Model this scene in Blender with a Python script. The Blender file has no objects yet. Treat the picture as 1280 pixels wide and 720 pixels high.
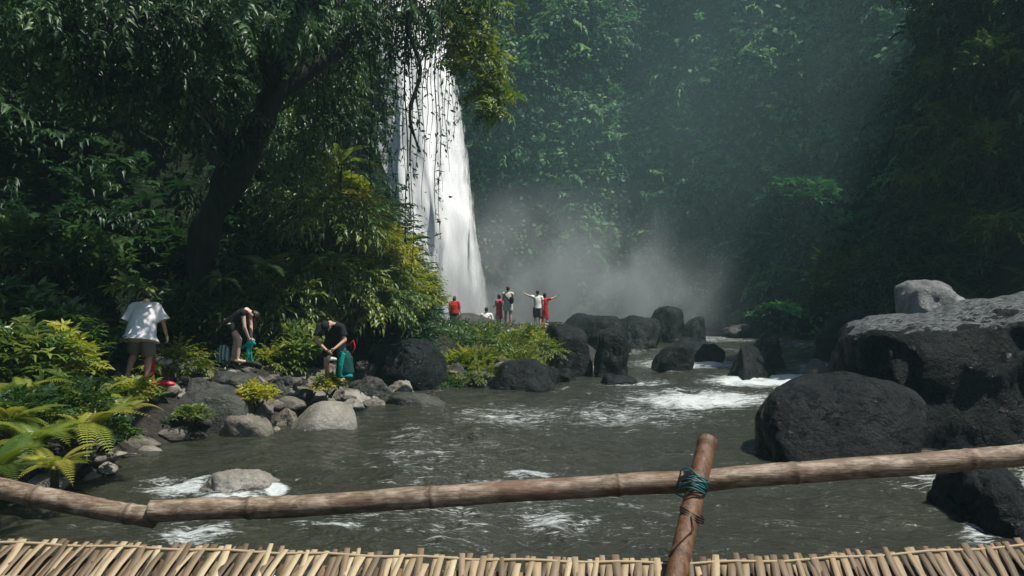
import bpy, bmesh, math, random
import numpy as np
from mathutils import Vector, Matrix
from mathutils.bvhtree import BVHTree

SC = bpy.context.scene
COL = SC.collection
F = 950.0; HZ = 368.0; CZ = 2.4
RNG = np.random.default_rng(7)
random.seed(7)

def P(px, py, Y):
    return Vector(((px-640)/F*Y, Y, CZ-(py-HZ)/F*Y))
def YW(py):                     # distance of the water surface seen at row py
    return CZ*F/(py-HZ)

# ------------------------------------------------------------------ noise
def _h(ix, iy, iz, s):
    n = (ix.astype(np.int64)*374761393 + iy.astype(np.int64)*668265263 + iz.astype(np.int64)*2147483647*3 + s*974634777) & 0xffffffff
    n = ((n ^ (n >> 13))*1274126177) & 0xffffffff
    n = ((n ^ (n >> 16))*2246822519) & 0xffffffff
    return ((n ^ (n >> 15)) & 0xffffff)/float(0xffffff)
def vnoise(p, s=0):
    p = np.asarray(p, float); i = np.floor(p).astype(np.int64); f = p-i; f = f*f*f*(f*(f*6-15)+10)
    r = 0
    for dx in (0, 1):
        for dy in (0, 1):
            for dz in (0, 1):
                w = (f[:, 0] if dx else 1-f[:, 0])*(f[:, 1] if dy else 1-f[:, 1])*(f[:, 2] if dz else 1-f[:, 2])
                r = r + w*_h(i[:, 0]+dx, i[:, 1]+dy, i[:, 2]+dz, s)
    return r*2-1
def fbm(p, s=0, o=4, g=0.5, l=2.03):
    p = np.asarray(p, float); r = 0; a = 1
    for k in range(o):
        r = r+a*vnoise(p, s+k*17); p = p*l+3.7; a *= g
    return r

# ------------------------------------------------------------------ objects
def mesh_np(name, V, Fq, attrs=None, smooth=False):
    """V (n,3); Fq list of int arrays (m,k)"""
    me = bpy.data.meshes.new(name)
    V = np.asarray(V, np.float32)
    if not isinstance(Fq, list): Fq = [Fq]
    Fq = [np.asarray(f, np.int32) for f in Fq if len(f)]
    loops = np.concatenate([f.ravel() for f in Fq])
    sizes = np.concatenate([np.full(len(f), f.shape[1], np.int32) for f in Fq])
    starts = np.concatenate([[0], np.cumsum(sizes)[:-1]]).astype(np.int32)
    me.vertices.add(len(V)); me.vertices.foreach_set('co', V.ravel())
    me.loops.add(len(loops)); me.loops.foreach_set('vertex_index', loops)
    me.polygons.add(len(sizes)); me.polygons.foreach_set('loop_start', starts); me.polygons.foreach_set('loop_total', sizes)
    if smooth: me.polygons.foreach_set('use_smooth', np.ones(len(sizes), bool))
    for k, a in (attrs or {}).items():
        at = me.attributes.new(k, 'FLOAT', 'POINT'); at.data.foreach_set('value', np.asarray(a, np.float32))
    me.update(calc_edges=True); me.validate()
    return me
def link(name, me, mat, parent=None, loc=None):
    o = bpy.data.objects.new(name, me); COL.objects.link(o)
    if mat is not None:
        if len(me.materials): me.materials[0] = mat
        else: me.materials.append(mat)
    if parent is not None: o.parent = parent
    if loc is not None: o.location = loc
    return o
def empty(name, loc, rz=0):
    o = bpy.data.objects.new(name, None); COL.objects.link(o)
    o.location = loc; o.rotation_euler = (0, 0, rz); o.empty_display_size = .2
    return o
def tag(o, label=None, cat=None, group=None, kind=None):
    if label: o['label'] = label
    if cat: o['category'] = cat
    if group: o['group'] = group
    if kind: o['kind'] = kind
    return o

# ------------------------------------------------------------------ materials
class NT:
    def __init__(s, name):
        s.m = bpy.data.materials.new(name); s.m.use_nodes = True
        s.t = s.m.node_tree; s.t.nodes.clear()
        s.out = s.n('ShaderNodeOutputMaterial')
    def n(s, typ, **kw):
        x = s.t.nodes.new(typ)
        for k, v in kw.items():
            if k[0] == 'i' and k[1:].isdigit(): x.inputs[int(k[1:])].default_value = v
            elif k.startswith('in_'): x.inputs[k[3:].replace('_', ' ')].default_value = v
            else: setattr(x, k, v)
        return x
    def l(s, a, b): s.t.links.new(a, b)
    def math(s, op, a, b=None, clamp=False):
        x = s.n('ShaderNodeMath', operation=op, use_clamp=clamp)
        for i, v in enumerate((a, b)):
            if v is None: continue
            if hasattr(v, 'links'): s.l(v, x.inputs[i])
            else: x.inputs[i].default_value = v
        return x.outputs[0]
    def ramp(s, fac, stops, interp='LINEAR'):
        r = s.n('ShaderNodeValToRGB'); r.color_ramp.interpolation = interp
        els = r.color_ramp.elements
        while len(els) < len(stops): els.new(.5)
        for e, (p, c) in zip(els, stops):
            e.position = p; e.color = (*c, 1) if len(c) == 3 else c
        s.l(fac, r.inputs[0]); return r.outputs[0]
    def noise(s, scale, detail=4, rough=.55, vec=None, dist=0):
        x = s.n('ShaderNodeTexNoise'); x.inputs['Scale'].default_value = scale; x.inputs['Detail'].default_value = detail
        x.inputs['Roughness'].default_value = rough; x.inputs['Distortion'].default_value = dist
        if vec is not None: s.l(vec, x.inputs['Vector'])
        return x.outputs['Fac']
    def coord(s, which='Object', scale=None):
        c = s.n('ShaderNodeTexCoord').outputs[which]
        if scale is None: return c
        mp = s.n('ShaderNodeMapping'); mp.inputs['Scale'].default_value = scale; s.l(c, mp.inputs['Vector']); return mp.outputs[0]
    def attr(s, name):
        return s.n('ShaderNodeAttribute', attribute_name=name).outputs['Fac']
    def mix(s, fac, a, b):
        x = s.n('ShaderNodeMix', data_type='RGBA')
        for i, v in ((0, fac), (6, a), (7, b)):
            if hasattr(v, 'links'): s.l(v, x.inputs[i])
            else: x.inputs[i].default_value = (*v, 1) if isinstance(v, tuple) and len(v) == 3 else v
        return x.outputs[2]
    def bump(s, h, strength=.5, dist=.02):
        b = s.n('ShaderNodeBump'); b.inputs['Strength'].default_value = strength; b.inputs['Distance'].default_value = dist
        s.l(h, b.inputs['Height']); return b.outputs[0]
    def bsdf(s, col, rough=.6, spec=.5, normal=None, metal=0, out=True):
        b = s.n('ShaderNodeBsdfPrincipled')
        for k, v in (('Base Color', col), ('Roughness', rough), ('Specular IOR Level', spec), ('Metallic', metal)):
            if hasattr(v, 'links'): s.l(v, b.inputs[k])
            else: b.inputs[k].default_value = (*v, 1) if isinstance(v, tuple) and len(v) == 3 else v
        if normal is not None: s.l(normal, b.inputs['Normal'])
        if out: s.l(b.outputs[0], s.out.inputs[0])
        return b

def leaf_mat(name, cols, trans=.3, rough=.42, spec=.35):
    t = NT(name); r = t.attr('rnd')
    c = t.ramp(r, [(i/(len(cols)-1), c) for i, c in enumerate(cols)])
    n = t.noise(.9, 2, vec=t.n('ShaderNodeNewGeometry').outputs['Position'])
    hs = t.n('ShaderNodeHueSaturation'); t.l(c, hs.inputs['Color'])
    v = t.math('MULTIPLY_ADD', n, 1.1); v.node.inputs[2].default_value = .45; t.l(v, hs.inputs['Value'])
    b = t.bsdf(hs.outputs[0], rough, spec, out=False)
    tr = t.n('ShaderNodeBsdfTranslucent'); 
    hs2 = t.n('ShaderNodeHueSaturation'); hs2.inputs['Saturation'].default_value = 1.15; hs2.inputs['Value'].default_value = 1.5; hs2.inputs['Hue'].default_value = .485
    t.l(hs.outputs[0], hs2.inputs['Color']); t.l(hs2.outputs[0], tr.inputs[0])
    mx = t.n('ShaderNodeMixShader', i0=trans); t.l(b.outputs[0], mx.inputs[1]); t.l(tr.outputs[0], mx.inputs[2])
    t.l(mx.outputs[0], t.out.inputs[0]); return t.m

M = {}
M['leaf_dark'] = leaf_mat('leaf_dark_green', [(.012, .034, .016), (.025, .060, .026), (.045, .098, .036), (.085, .145, .055)], .3, .44, .4)
M['leaf_mid'] = leaf_mat('leaf_mid_green', [(.018, .05, .018), (.045, .10, .03), (.09, .155, .04), (.19, .24, .06)], .3, .38, .5)
M['leaf_yellow'] = leaf_mat('leaf_yellow_green', [(.05, .10, .02), (.12, .18, .03), (.22, .26, .045), (.38, .36, .06)], .35)
M['leaf_fern'] = leaf_mat('leaf_fern', [(.06, .11, .02), (.13, .18, .03), (.22, .25, .045), (.34, .33, .06)], .35)
M['leaf_cliff'] = leaf_mat('leaf_creeper', [(.014, .050, .026), (.05, .135, .06), (.10, .22, .085), (.17, .31, .11)], .3, .6, .2)

def bark_mat(name, a, b, scale=6):
    t = NT(name); c = t.coord('Object', (scale, scale, scale*.25))
    n = t.noise(1.5, 6, .65, c); t.bsdf(t.ramp(n, [(.3, a), (.7, b)]), .85, .2, t.bump(n, .8, .05)); return t.m
M['bark'] = bark_mat('bark_dark', (.007, .008, .006), (.028, .026, .02))
M['stem'] = bark_mat('stem_green_brown', (.02, .025, .01), (.06, .06, .03))

def rock_mat(name, cols, speck=0, rough=(.3, .7), bump=.6, moss=0.0, spec=.45, dry_lit=0):
    t = NT(name); c = t.coord('Object')
    n1 = t.noise(1.6, 8, .62, c); n2 = t.noise(14, 6, .7, c); n3 = t.noise(55, 3, .6, c)
    col = t.ramp(t.math('ADD', t.math('MULTIPLY', n1, .7), t.math('MULTIPLY', n2, .3)), [(.3, cols[0]), (.5, cols[1]), (.68, cols[2])])
    if speck:
        v = t.n('ShaderNodeTexVoronoi'); v.inputs['Scale'].default_value = 38; t.l(c, v.inputs['Vector'])
        sp = t.ramp(v.outputs['Distance'], [(.18, (1, 1, 1)), (.42, (0, 0, 0))])
        spm = t.math('MULTIPLY', sp, t.math('MULTIPLY', t.ramp(n2, [(.42, (0, 0, 0)), (.6, (1, 1, 1))]), speck))
        col = t.mix(spm, col, tuple(min(1, x*.35) for x in cols[1]))
    if moss:
        mm = t.math('MULTIPLY', t.ramp(t.noise(2.3, 5, .6, c), [(.5, (0, 0, 0)), (.62, (1, 1, 1))]), moss)
        col = t.mix(mm, col, (.035, .055, .015))
    if dry_lit:  # dry lichened top; its sunlit brightness is painted in as paler colour
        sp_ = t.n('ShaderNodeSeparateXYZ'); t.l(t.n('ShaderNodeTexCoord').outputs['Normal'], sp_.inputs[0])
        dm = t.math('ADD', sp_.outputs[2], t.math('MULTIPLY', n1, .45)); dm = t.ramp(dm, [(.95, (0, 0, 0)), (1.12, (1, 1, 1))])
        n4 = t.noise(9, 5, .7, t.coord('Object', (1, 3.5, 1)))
        col = t.mix(t.math('MULTIPLY', dm, t.math('MULTIPLY', t.ramp(n4, [(.42, (0, 0, 0)), (.55, (1, 1, 1))]), dry_lit)), col, (.17, .19, .19))
    h = t.math('ADD', t.math('MULTIPLY', n1, 1.0), t.math('ADD', t.math('MULTIPLY', n2, .35), t.math('MULTIPLY', n3, .08)))
    rg = t.n('ShaderNodeMapRange', i1=.38, i2=.55, i3=rough[0], i4=rough[1]); t.l(t.noise(3.7, 5, .6, c), rg.inputs[0])
    v = t.n('ShaderNodeTexVoronoi', feature='DISTANCE_TO_EDGE'); v.inputs['Scale'].default_value = 1.3; t.l(t.n('ShaderNodeVectorMath', operation='ADD').outputs[0], v.inputs['Vector'])
    va = v.inputs['Vector'].links[0].from_node; t.l(c, va.inputs[0]); nz = t.n('ShaderNodeTexNoise'); nz.inputs['Scale'].default_value = 1.7; nz.inputs['Detail'].default_value = 4; t.l(c, nz.inputs['Vector']); t.l(nz.outputs['Color'], va.inputs[1])
    crk = t.ramp(v.outputs['Distance'], [(0, (0, 0, 0)), (.035, (1, 1, 1))])
    h = t.math('ADD', h, t.math('MULTIPLY', crk, .03))
    t.bsdf(col, rg.outputs[0], spec, t.bump(h, bump, .16)); return t.m
M['rock_black'] = rock_mat('rock_black_basalt', [(.003, .005, .005), (.006, .009, .009), (.022, .028, .027)], 0, (.12, .7), 1.0, spec=.2)
M['rock_giant'] = rock_mat('rock_black_dry_lit_top', [(.003, .004, .004), (.005, .007, .007), (.016, .021, .02)], 0, (.15, .7), 1.0, spec=.16, dry_lit=.85)  # upward faces carry painted sunlight besides the dry lichen
M['rock_pale'] = rock_mat('rock_weathered_grey', [(.05, .055, .055), (.16, .17, .17), (.34, .35, .34)], .9, (.3, .7), 1.0)
M['rock_dark'] = rock_mat('rock_dark_grey', [(.016, .018, .016), (.036, .038, .034), (.10, .10, .09)], .5, (.35, .75), .8, .25)
M['rock_brown'] = rock_mat('rock_brown_grey', [(.06, .054, .042), (.15, .135, .11), (.27, .25, .21)], .7, (.5, .85), .7, .3)
M['rock_light'] = rock_mat('rock_speckled_granite', [(.07, .065, .055), (.20, .19, .16), (.36, .345, .31)], .95, (.5, .8), .5)
M['rock_wetgrey'] = rock_mat('rock_wet_grey', [(.05, .055, .055), (.13, .14, .14), (.30, .31, .31)], .3, (.15, .45), 1.0)

# ground
t = NT('soil_and_pebbles'); c = t.coord('Object')
n1 = t.noise(1.2, 6, .6, c); v = t.n('ShaderNodeTexVoronoi'); v.inputs['Scale'].default_value = 9; t.l(c, v.inputs['Vector'])
n2 = t.noise(20, 5, .7, c)
col = t.mix(.45, t.ramp(n1, [(.35, (.018, .015, .010)), (.65, (.06, .052, .038))]), t.ramp(v.outputs['Color'], [(0, (.02, .02, .018)), (1, (.10, .095, .08))]))
t.bsdf(col, .7, .4, t.bump(t.math('ADD', t.math('SUBTRACT', 1.0, v.outputs['Distance']), n2), 1.0, .15)); M['ground'] = t.m
t = NT('mossy_cliff_ground'); c = t.coord('Object'); n1 = t.noise(.35, 6, .6, c); n2 = t.noise(5, 6, .7, c)
t.bsdf(t.mix(t.math('MULTIPLY', n2, .7), t.ramp(n1, [(.35, (.010, .020, .010)), (.55, (.022, .042, .018)), (.7, (.04, .045, .028))]), (.015, .03, .014)), .9, .15, t.bump(n2, 1, .3)); M['cliff'] = t.m

def simple(name, col, rough=.8, spec=.3, var=.25, scale=8, bump=.3):
    t = NT(name); c = t.coord('Object'); n = t.noise(scale, 5, .6, c)
    cc = t.mix(n, tuple(x*(1-var) for x in col), tuple(min(1, x*(1+var)) for x in col))
    t.bsdf(cc, rough, spec, t.bump(n, bump, .02)); return t.m
M['skin'] = simple('skin_tan', (.46, .27, .19), .55, .4, .1)
M['skin_pale'] = simple('skin_pale', (.60, .40, .31), .55, .4, .1)
M['hair'] = simple('hair_dark_brown', (.02, .014, .010), .5, .4, .4, 40)
M['white_cloth'] = simple('cloth_white', (.78, .78, .77), .9, .1, .05, 6)
M['grey_white_cloth'] = simple('cloth_off_white', (.55, .54, .50), .9, .1, .08, 6)
M['khaki_cloth'] = simple('cloth_khaki', (.20, .19, .14), .9, .1, .2, 12)
M['black_cloth'] = simple('cloth_black', (.012, .014, .014), .85, .2, .3, 8)
M['grey_cloth'] = simple('cloth_grey', (.10, .11, .11), .9, .1, .2, 8)
M['brown_cloth'] = simple('cloth_dark_brown', (.055, .04, .032), .9, .1, .2, 8)
M['red_cloth'] = simple('cloth_red', (.50, .022, .02), .85, .2, .15, 8)
M['teal_cloth'] = simple('cloth_teal', (.0, .27, .21), .8, .2, .25, 8)
M['dark_teal_cloth'] = simple('cloth_dark_teal', (.008, .06, .055), .8, .2, .25, 8)
M['red_rubber'] = simple('rubber_red', (.62, .02, .035), .45, .5, .1)
t = NT('cloth_red_pattern'); c = t.coord('Object'); v = t.n('ShaderNodeTexVoronoi'); v.inputs['Scale'].default_value = 14; t.l(c, v.inputs['Vector'])
t.bsdf(t.ramp(v.outputs['Distance'], [(.2, (.55, .30, .28)), (.45, (.38, .04, .06))]), .9, .1); M['pattern_cloth'] = t.m
t = NT('cloth_stripes'); c = t.coord('Object'); w = t.n('ShaderNodeTexWave', wave_type='BANDS', bands_direction='X'); w.inputs['Scale'].default_value = 4.5; t.l(c, w.inputs['Vector'])
t.bsdf(t.ramp(w.outputs['Fac'], [(.35, (.10, .15, .15)), (.6, (.42, .52, .52))]), .8, .2); M['stripe_cloth'] = t.m
t = NT('cloth_red_white_stripes'); c = t.coord('Object'); w = t.n('ShaderNodeTexWave', wave_type='BANDS', bands_direction='X'); w.inputs['Scale'].default_value = 1.3; t.l(c, w.inputs['Vector'])
t.bsdf(t.ramp(w.outputs['Fac'], [(.6, (.5, .02, .02)), (.7, (.7, .65, .62))]), .8, .2); M['redwhite_cloth'] = t.m

# bamboo
t = NT('bamboo_weathered'); c = t.coord('Object', (2.6, 7, 7)); n = t.noise(5, 8, .75, c, .4); n2 = t.noise(3.2, 4, .6, t.coord('Object', (1, 2.5, 2.5)))
n3 = t.noise(45, 4, .7, t.coord('Object', (.25, 4, 4)))
col = t.ramp(n, [(.30, (.05, .035, .022)), (.46, (.15, .105, .065)), (.60, (.31, .25, .18)), (.78, (.46, .41, .34))])
col = t.mix(t.ramp(n2, [(.54, (0, 0, 0)), (.70, (.8, .8, .8))]), col, (.15, .07, .035))
col = t.mix(t.math('MULTIPLY', t.ramp(n3, [(.35, (1, 1, 1)), (.5, (0, 0, 0))]), .6), col, (.05, .035, .025))
col = t.mix(t.attr('node'), col, (.06, .04, .025))
t.bsdf(col, .5, .4, t.bump(t.math('ADD', n, n3), .35, .01)); M['bamboo'] = t.m
t = NT('bamboo_post_brown'); c = t.coord('Object', (9, 9, 1)); n = t.noise(6, 7, .7, c); n3 = t.noise(30, 4, .7, t.coord('Object', (4, 4, .3)))
col = t.ramp(n, [(.3, (.05, .026, .013)), (.52, (.14, .07, .033)), (.72, (.24, .14, .07))])
col = t.mix(t.math('MULTIPLY', t.ramp(n3, [(.36, (1, 1, 1)), (.5, (0, 0, 0))]), .6), col, (.04, .025, .015))
t.bsdf(t.mix(t.attr('node'), col, (.05, .03, .02)), .55, .4, t.bump(t.math('ADD', n, n3), .35, .01)); M['bamboo_post'] = t.m
t = NT('woven_bamboo_strip'); n = t.noise(60, 4, .7, t.coord('Object', (6, 1, 1)))
col = t.ramp(t.attr('rnd'), [(0, (.09, .065, .04)), (.3, (.22, .16, .10)), (.6, (.42, .32, .19)), (1, (.60, .50, .31))])
t.bsdf(t.mix(t.math('MULTIPLY', n, .55), col, (.10, .07, .045)), .6, .35, t.bump(n, .3, .004)); M['strip'] = t.m
M['rope'] = simple('rope_teal', (.005, .11, .12), .5, .4, .3, 60)
M['rope_dark'] = simple('rope_dark', (.03, .022, .016), .8, .2, .3, 60)

# water
t = NT('river_water'); geo = t.n('ShaderNodeNewGeometry').outputs['Position']
mp = t.n('ShaderNodeMapping'); mp.inputs['Scale'].default_value = (.8, 1.0, 1); mp.inputs['Rotation'].default_value = (0, 0, .5); t.l(geo, mp.inputs['Vector'])
w1 = t.noise(1.4, 4, .55, mp.outputs[0], .6); w2 = t.noise(6, 4, .6, mp.outputs[0], .5); w3 = t.noise(22, 3, .6, mp.outputs[0], .3)
h = t.math('ADD', t.math('MULTIPLY', w1, 1.0), t.math('ADD', t.math('MULTIPLY', w2, .32), t.math('MULTIPLY', w3, .11)))
water = t.bsdf(t.mix(w1, (.019, .022, .016), (.042, .044, .032)), .07, .5, t.bump(h, 1.0, .24), out=False)
water.inputs['IOR'].default_value = 1.33
mp2 = t.n('ShaderNodeMapping'); mp2.inputs['Scale'].default_value = (.7, 2.1, 1); mp2.inputs['Rotation'].default_value = (0, 0, -.15); t.l(geo, mp2.inputs['Vector'])
f1 = t.noise(3.5, 7, .72, mp2.outputs[0], 1.2)
f2 = t.noise(16, 4, .65, mp2.outputs[0], .8)
ff = t.math('ADD', t.math('MULTIPLY', f1, .65), t.math('MULTIPLY', f2, .35))
fa = t.math('SUBTRACT', t.math('ADD', ff, t.math('MULTIPLY', t.attr('foam_glint'), .36)), .66)
fm = t.math('MULTIPLY', t.math('MULTIPLY', fa, 7.0, clamp=True), .85)
foam_glint = t.bsdf((.62, .68, .68), .6, .3, t.bump(ff, .8, .08), out=False)
mx = t.n('ShaderNodeMixShader'); t.l(fm, mx.inputs[0]); t.l(water.outputs[0], mx.inputs[1]); t.l(foam_glint.outputs[0], mx.inputs[2]); t.l(mx.outputs[0], t.out.inputs[0])
M['water'] = t.m
# falling water
t = NT('falling_water'); mp = t.n('ShaderNodeMapping'); mp.inputs['Scale'].default_value = (1, 1, .13); t.l(t.n('ShaderNodeNewGeometry').outputs['Position'], mp.inputs['Vector'])
s1 = t.noise(1.1, 7, .68, mp.outputs[0], .5); s2 = t.noise(6.0, 5, .65, mp.outputs[0], .3)
s = t.math('ADD', t.math('MULTIPLY', s1, .6), t.math('MULTIPLY', s2, .4))
al = t.math('MULTIPLY', t.math('SUBTRACT', t.math('ADD', s, t.math('MULTIPLY', t.attr('dens'), .42)), .62), 4.5, clamp=True)
d = t.n('ShaderNodeBsdfDiffuse', i0=(.92, .94, .95, 1)); tl = t.n('ShaderNodeBsdfTranslucent', i0=(.86, .89, .9, 1))
va = t.n('ShaderNodeVectorMath', operation='ADD'); va.inputs[1].default_value = (.6, -.3, 2.2); t.l(t.bump(s, 1, 1.3), va.inputs[0]); vn = t.n('ShaderNodeVectorMath', operation='NORMALIZE'); t.l(va.outputs[0], vn.inputs[0])
t.l(vn.outputs[0], d.inputs['Normal'])
m1 = t.n('ShaderNodeMixShader', i0=.12); t.l(d.outputs[0], m1.inputs[1]); t.l(tl.outputs[0], m1.inputs[2])
tp = t.n('ShaderNodeBsdfTransparent'); m2 = t.n('ShaderNodeMixShader'); t.l(al, m2.inputs[0]); t.l(tp.outputs[0], m2.inputs[1]); t.l(m1.outputs[0], m2.inputs[2]); t.l(m2.outputs[0], t.out.inputs[0])
M['fall'] = t.m

# ------------------------------------------------------------------ shape helpers
def tube_np(pts, rad, seg=8, twist=0, cap=True):
    pts = [Vector(p) for p in pts]; V = []; n = len(pts)
    if not hasattr(rad, '__len__'): rad = [rad]*n
    up = Vector((0, 0, 1)); prev = None
    for i, p in enumerate(pts):
        d = (pts[min(i+1, n-1)]-pts[max(i-1, 0)])
        d = d.normalized() if d.length > 1e-9 else Vector((0, 0, 1))
        if prev is None:
            a = d.cross(up if abs(d.z) < .95 else Vector((1, 0, 0))).normalized()
        else:
            a = (prev-d*prev.dot(d)).normalized()
        prev = a; b = d.cross(a)
        for k in range(seg):
            t = 2*math.pi*k/seg
            V.append(p+(a*math.cos(t)+b*math.sin(t))*rad[i])
    Fq = []
    for i in range(n-1):
        for k in range(seg):
            Fq.append((i*seg+k, i*seg+(k+1) % seg, (i+1)*seg+(k+1) % seg, (i+1)*seg+k))
    V = np.array([tuple(v) for v in V]); tri = []
    if cap:
        V = np.vstack([V, [tuple(pts[0])], [tuple(pts[-1])]])
        for k in range(seg):
            tri.append((len(V)-2, (k+1) % seg, k)); tri.append((len(V)-1, (n-1)*seg+k, (n-1)*seg+(k+1) % seg))
    return V, np.array(Fq, int).reshape(-1, 4), np.array(tri, int).reshape(-1, 3)
class Bag:                                  # collects pieces of one mesh
    def __init__(s): s.V = []; s.Q = []; s.T = []; s.A = {}; s.n = 0
    def add(s, V, Q=None, T=None, **at):
        V = np.asarray(V, float)
        if Q is not None and len(Q): s.Q.append(np.asarray(Q)+s.n)
        if T is not None and len(T): s.T.append(np.asarray(T)+s.n)
        for k, v in at.items(): s.A.setdefault(k, []).append(np.broadcast_to(v, (len(V),)))
        s.V.append(V); s.n += len(V)
    def tube(s, pts, r, seg=8, **at):
        V, Q, T = tube_np(pts, r, seg); s.add(V, Q, T, **at)
    def build(s, name, mat, parent=None, smooth=False, loc=None):
        V = np.vstack(s.V); Fq = []
        if s.Q: Fq.append(np.vstack(s.Q))
        if s.T: Fq.append(np.vstack(s.T))
        if loc is not None: V = V-np.array(tuple(loc))
        A = {k: np.concatenate(v) for k, v in s.A.items() if sum(map(len, v)) == len(V)}
        return link(name, mesh_np(name, V, Fq, A, smooth), mat, parent, loc)

# leaf templates: x side, y along, z up
def leaf_t(L=1, W=.42, droop=.25, fold=.06):
    V = [(0, 0, 0), (-W/2, .42*L, fold-.1*droop), (0, .42*L, -.1*droop), (W/2, .42*L, fold-.1*droop), (-W*.26, .78*L, fold*.6-.5*droop), (W*.26, .78*L, fold*.6-.5*droop), (0, L, -droop)]
    T = [(0, 2, 1), (0, 3, 2), (2, 4, 1), (2, 3, 5), (2, 6, 4), (2, 5, 6)]
    return np.array(V, float), np.array(T)
def rot(ax, a):
    return np.array(Matrix.Rotation(a, 3, Vector(ax)))
def spray_t(pairs=5, droop=.4, ll=.36, lw=.13, ang=58, seed=0, hang=.5):
    r = random.Random(seed); b = Bag(); pts = []
    for i in range(7):
        y = i/6; pts.append((.05*math.sin(y*3+seed), y, -droop*y*y))
    V = []; T = []
    for i, p in enumerate(pts):
        w = .009*(1-i/8); V += [(p[0]-w, p[1], p[2]), (p[0]+w, p[1], p[2])]
    T = [(2*i, 2*i+1, 2*i+3) for i in range(6)]+[(2*i, 2*i+3, 2*i+2) for i in range(6)]
    b.add(V, None, T)
    for k in range(pairs):
        y = .15+.8*k/pairs
        for s in (-1, 1):
            L = ll*(.75+.5*r.random())*(1-.25*abs(y-.45)); lv, lt = leaf_t(L, lw*(.8+.4*r.random()), hang*L*(.5+r.random()*.6), .02)
            a = -s*math.radians(ang+r.uniform(-14, 14))
            lv = lv@rot((0, 1, 0), r.uniform(-.5, .5)).T@rot((1, 0, 0), -r.uniform(.0, .5)*hang*1.5).T@rot((0, 0, 1), a).T+np.array((0, y+r.uniform(-.03, .03), -droop*y*y))
            b.add(lv, None, lt)
    lv, lt = leaf_t(ll, lw, hang*ll*.8, .02); lv = lv@rot((1, 0, 0), -droop*1.2).T+np.array((0, 1, -droop)); b.add(lv, None, lt)
    return np.vstack(b.V), np.vstack(b.T)
def whorl_t(n=6, ll=.8, lw=.28, seed=0, up=.35, droop=.5):
    r = random.Random(seed); b = Bag()
    for k in range(n):
        L = ll*r.uniform(.7, 1.1); lv, lt = leaf_t(L, lw*r.uniform(.8, 1.2), droop*L*r.uniform(.5, 1.1), .03)
        lv = lv@rot((1, 0, 0), r.uniform(-.2, up*2)).T@rot((0, 0, 1), 2*math.pi*k/n+r.uniform(-.3, .3)).T@rot((1, 0, 0), 0).T
        b.add(lv+np.array((0, .05, r.uniform(-.1, .1))), None, lt)
    return np.vstack(b.V), np.vstack(b.T)
def frond_t(n=20, ll=.19, arch=.5, seed=0):
    r = random.Random(seed); b = Bag()
    def c(y): return np.array((0.04*math.sin(2*y+seed), y*(1-.12*y), .55*arch*y-1.05*arch*y*y))
    V = []; T = []
    for i in range(9):
        p = c(i/8); w = .008*(1-i/10); V += [(p[0]-w, p[1], p[2]), (p[0]+w, p[1], p[2])]
    T = [(2*i, 2*i+1, 2*i+3) for i in range(8)]+[(2*i, 2*i+3, 2*i+2) for i in range(8)]
    b.add(V, None, T)
    for k in range(n):
        y = .14+.84*k/n; p = c(y); sl = (c(y+.01)-p)/.01
        L = ll*math.sin(math.pi*min(1, .22+.80*(y)))**.8+.02
        for s in (-1, 1):
            w = .007+.0100*(L/ll)
            d = np.array((s*math.cos(.38), math.sin(.38), 0)); d = d/np.linalg.norm(d); up = np.array((0, 1, sl[2])); up /= np.linalg.norm(up)
            q = p; m = q+d*L*.5+np.array((0, 0, -.04*L)); e = q+d*L+np.array((0, 0, -.35*L+r.uniform(-.01, .01)))
            b.add([q-up*w*.6, q+up*w*.6, m+up*w, m-up*w, e], None, [(0, 3, 2), (0, 2, 1), (3, 4, 2)])
    return np.vstack(b.V), np.vstack(b.T)
def heart_t(): 
    V = np.array([(0, 0, 0), (-.42, .12, .04), (0, .35, 0), (.42, .12, .04), (-.34, .6, -.04), (.34, .6, -.04), (0, 1.05, -.18)], float)
    return V, np.array([(0, 2, 1), (0, 3, 2), (2, 4, 1), (2, 3, 5), (2, 6, 4), (2, 5, 6)])

def basis(fwd, up, roll=None):
    """rows of unit vectors -> (n,3,3) columns side, fwd, up"""
    f = fwd/np.maximum(np.linalg.norm(fwd, axis=1, keepdims=True), 1e-9)
    s = np.cross(f, up); s /= np.maximum(np.linalg.norm(s, axis=1, keepdims=True), 1e-9)
    u = np.cross(s, f)
    return np.stack([s, f, u], axis=2)
def scatter(templates, pos, R, scl, rnd=None, rng=RNG):
    n = len(pos); which = rng.integers(0, len(templates), n); B = Bag()
    if rnd is None: rnd = rng.random(n)
    for ti, (tv, tt) in enumerate(templates):
        ix = np.nonzero(which == ti)[0]
        if not len(ix): continue
        W = np.einsum('nij,kj->nki', R[ix], tv)*scl[ix][:, None, None]+pos[ix][:, None, :]
        k = len(tv); T = tt[None]+(np.arange(len(ix))*k)[:, None, None]
        jit = np.clip(np.repeat(rnd[ix], k), 0, 1)
        B.add(W.reshape(-1, 3), None, T.reshape(-1, 3), rnd=jit)
    return B
def rand_dirs(n, rng=RNG):
    v = rng.normal(size=(n, 3)); return v/np.linalg.norm(v, axis=1, keepdims=True)

SPRAY = [spray_t(5, .4, .38, .13, 58, i) for i in range(5)]
SPRAYD = [spray_t(6, .9, .34, .11, 50, 20+i, .8) for i in range(4)]
WHORL = [whorl_t(6, .8, .28, i) for i in range(5)]
BROAD = [whorl_t(5, 1.0, .42, 30+i, .5, .6) for i in range(4)]
FROND = [frond_t(25, .19, .5+.25*i, i) for i in range(4)]
HEART = [heart_t()]
NARROW = [whorl_t(7, 1.0, .13, 50+i, .9, .5) for i in range(4)]

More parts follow.
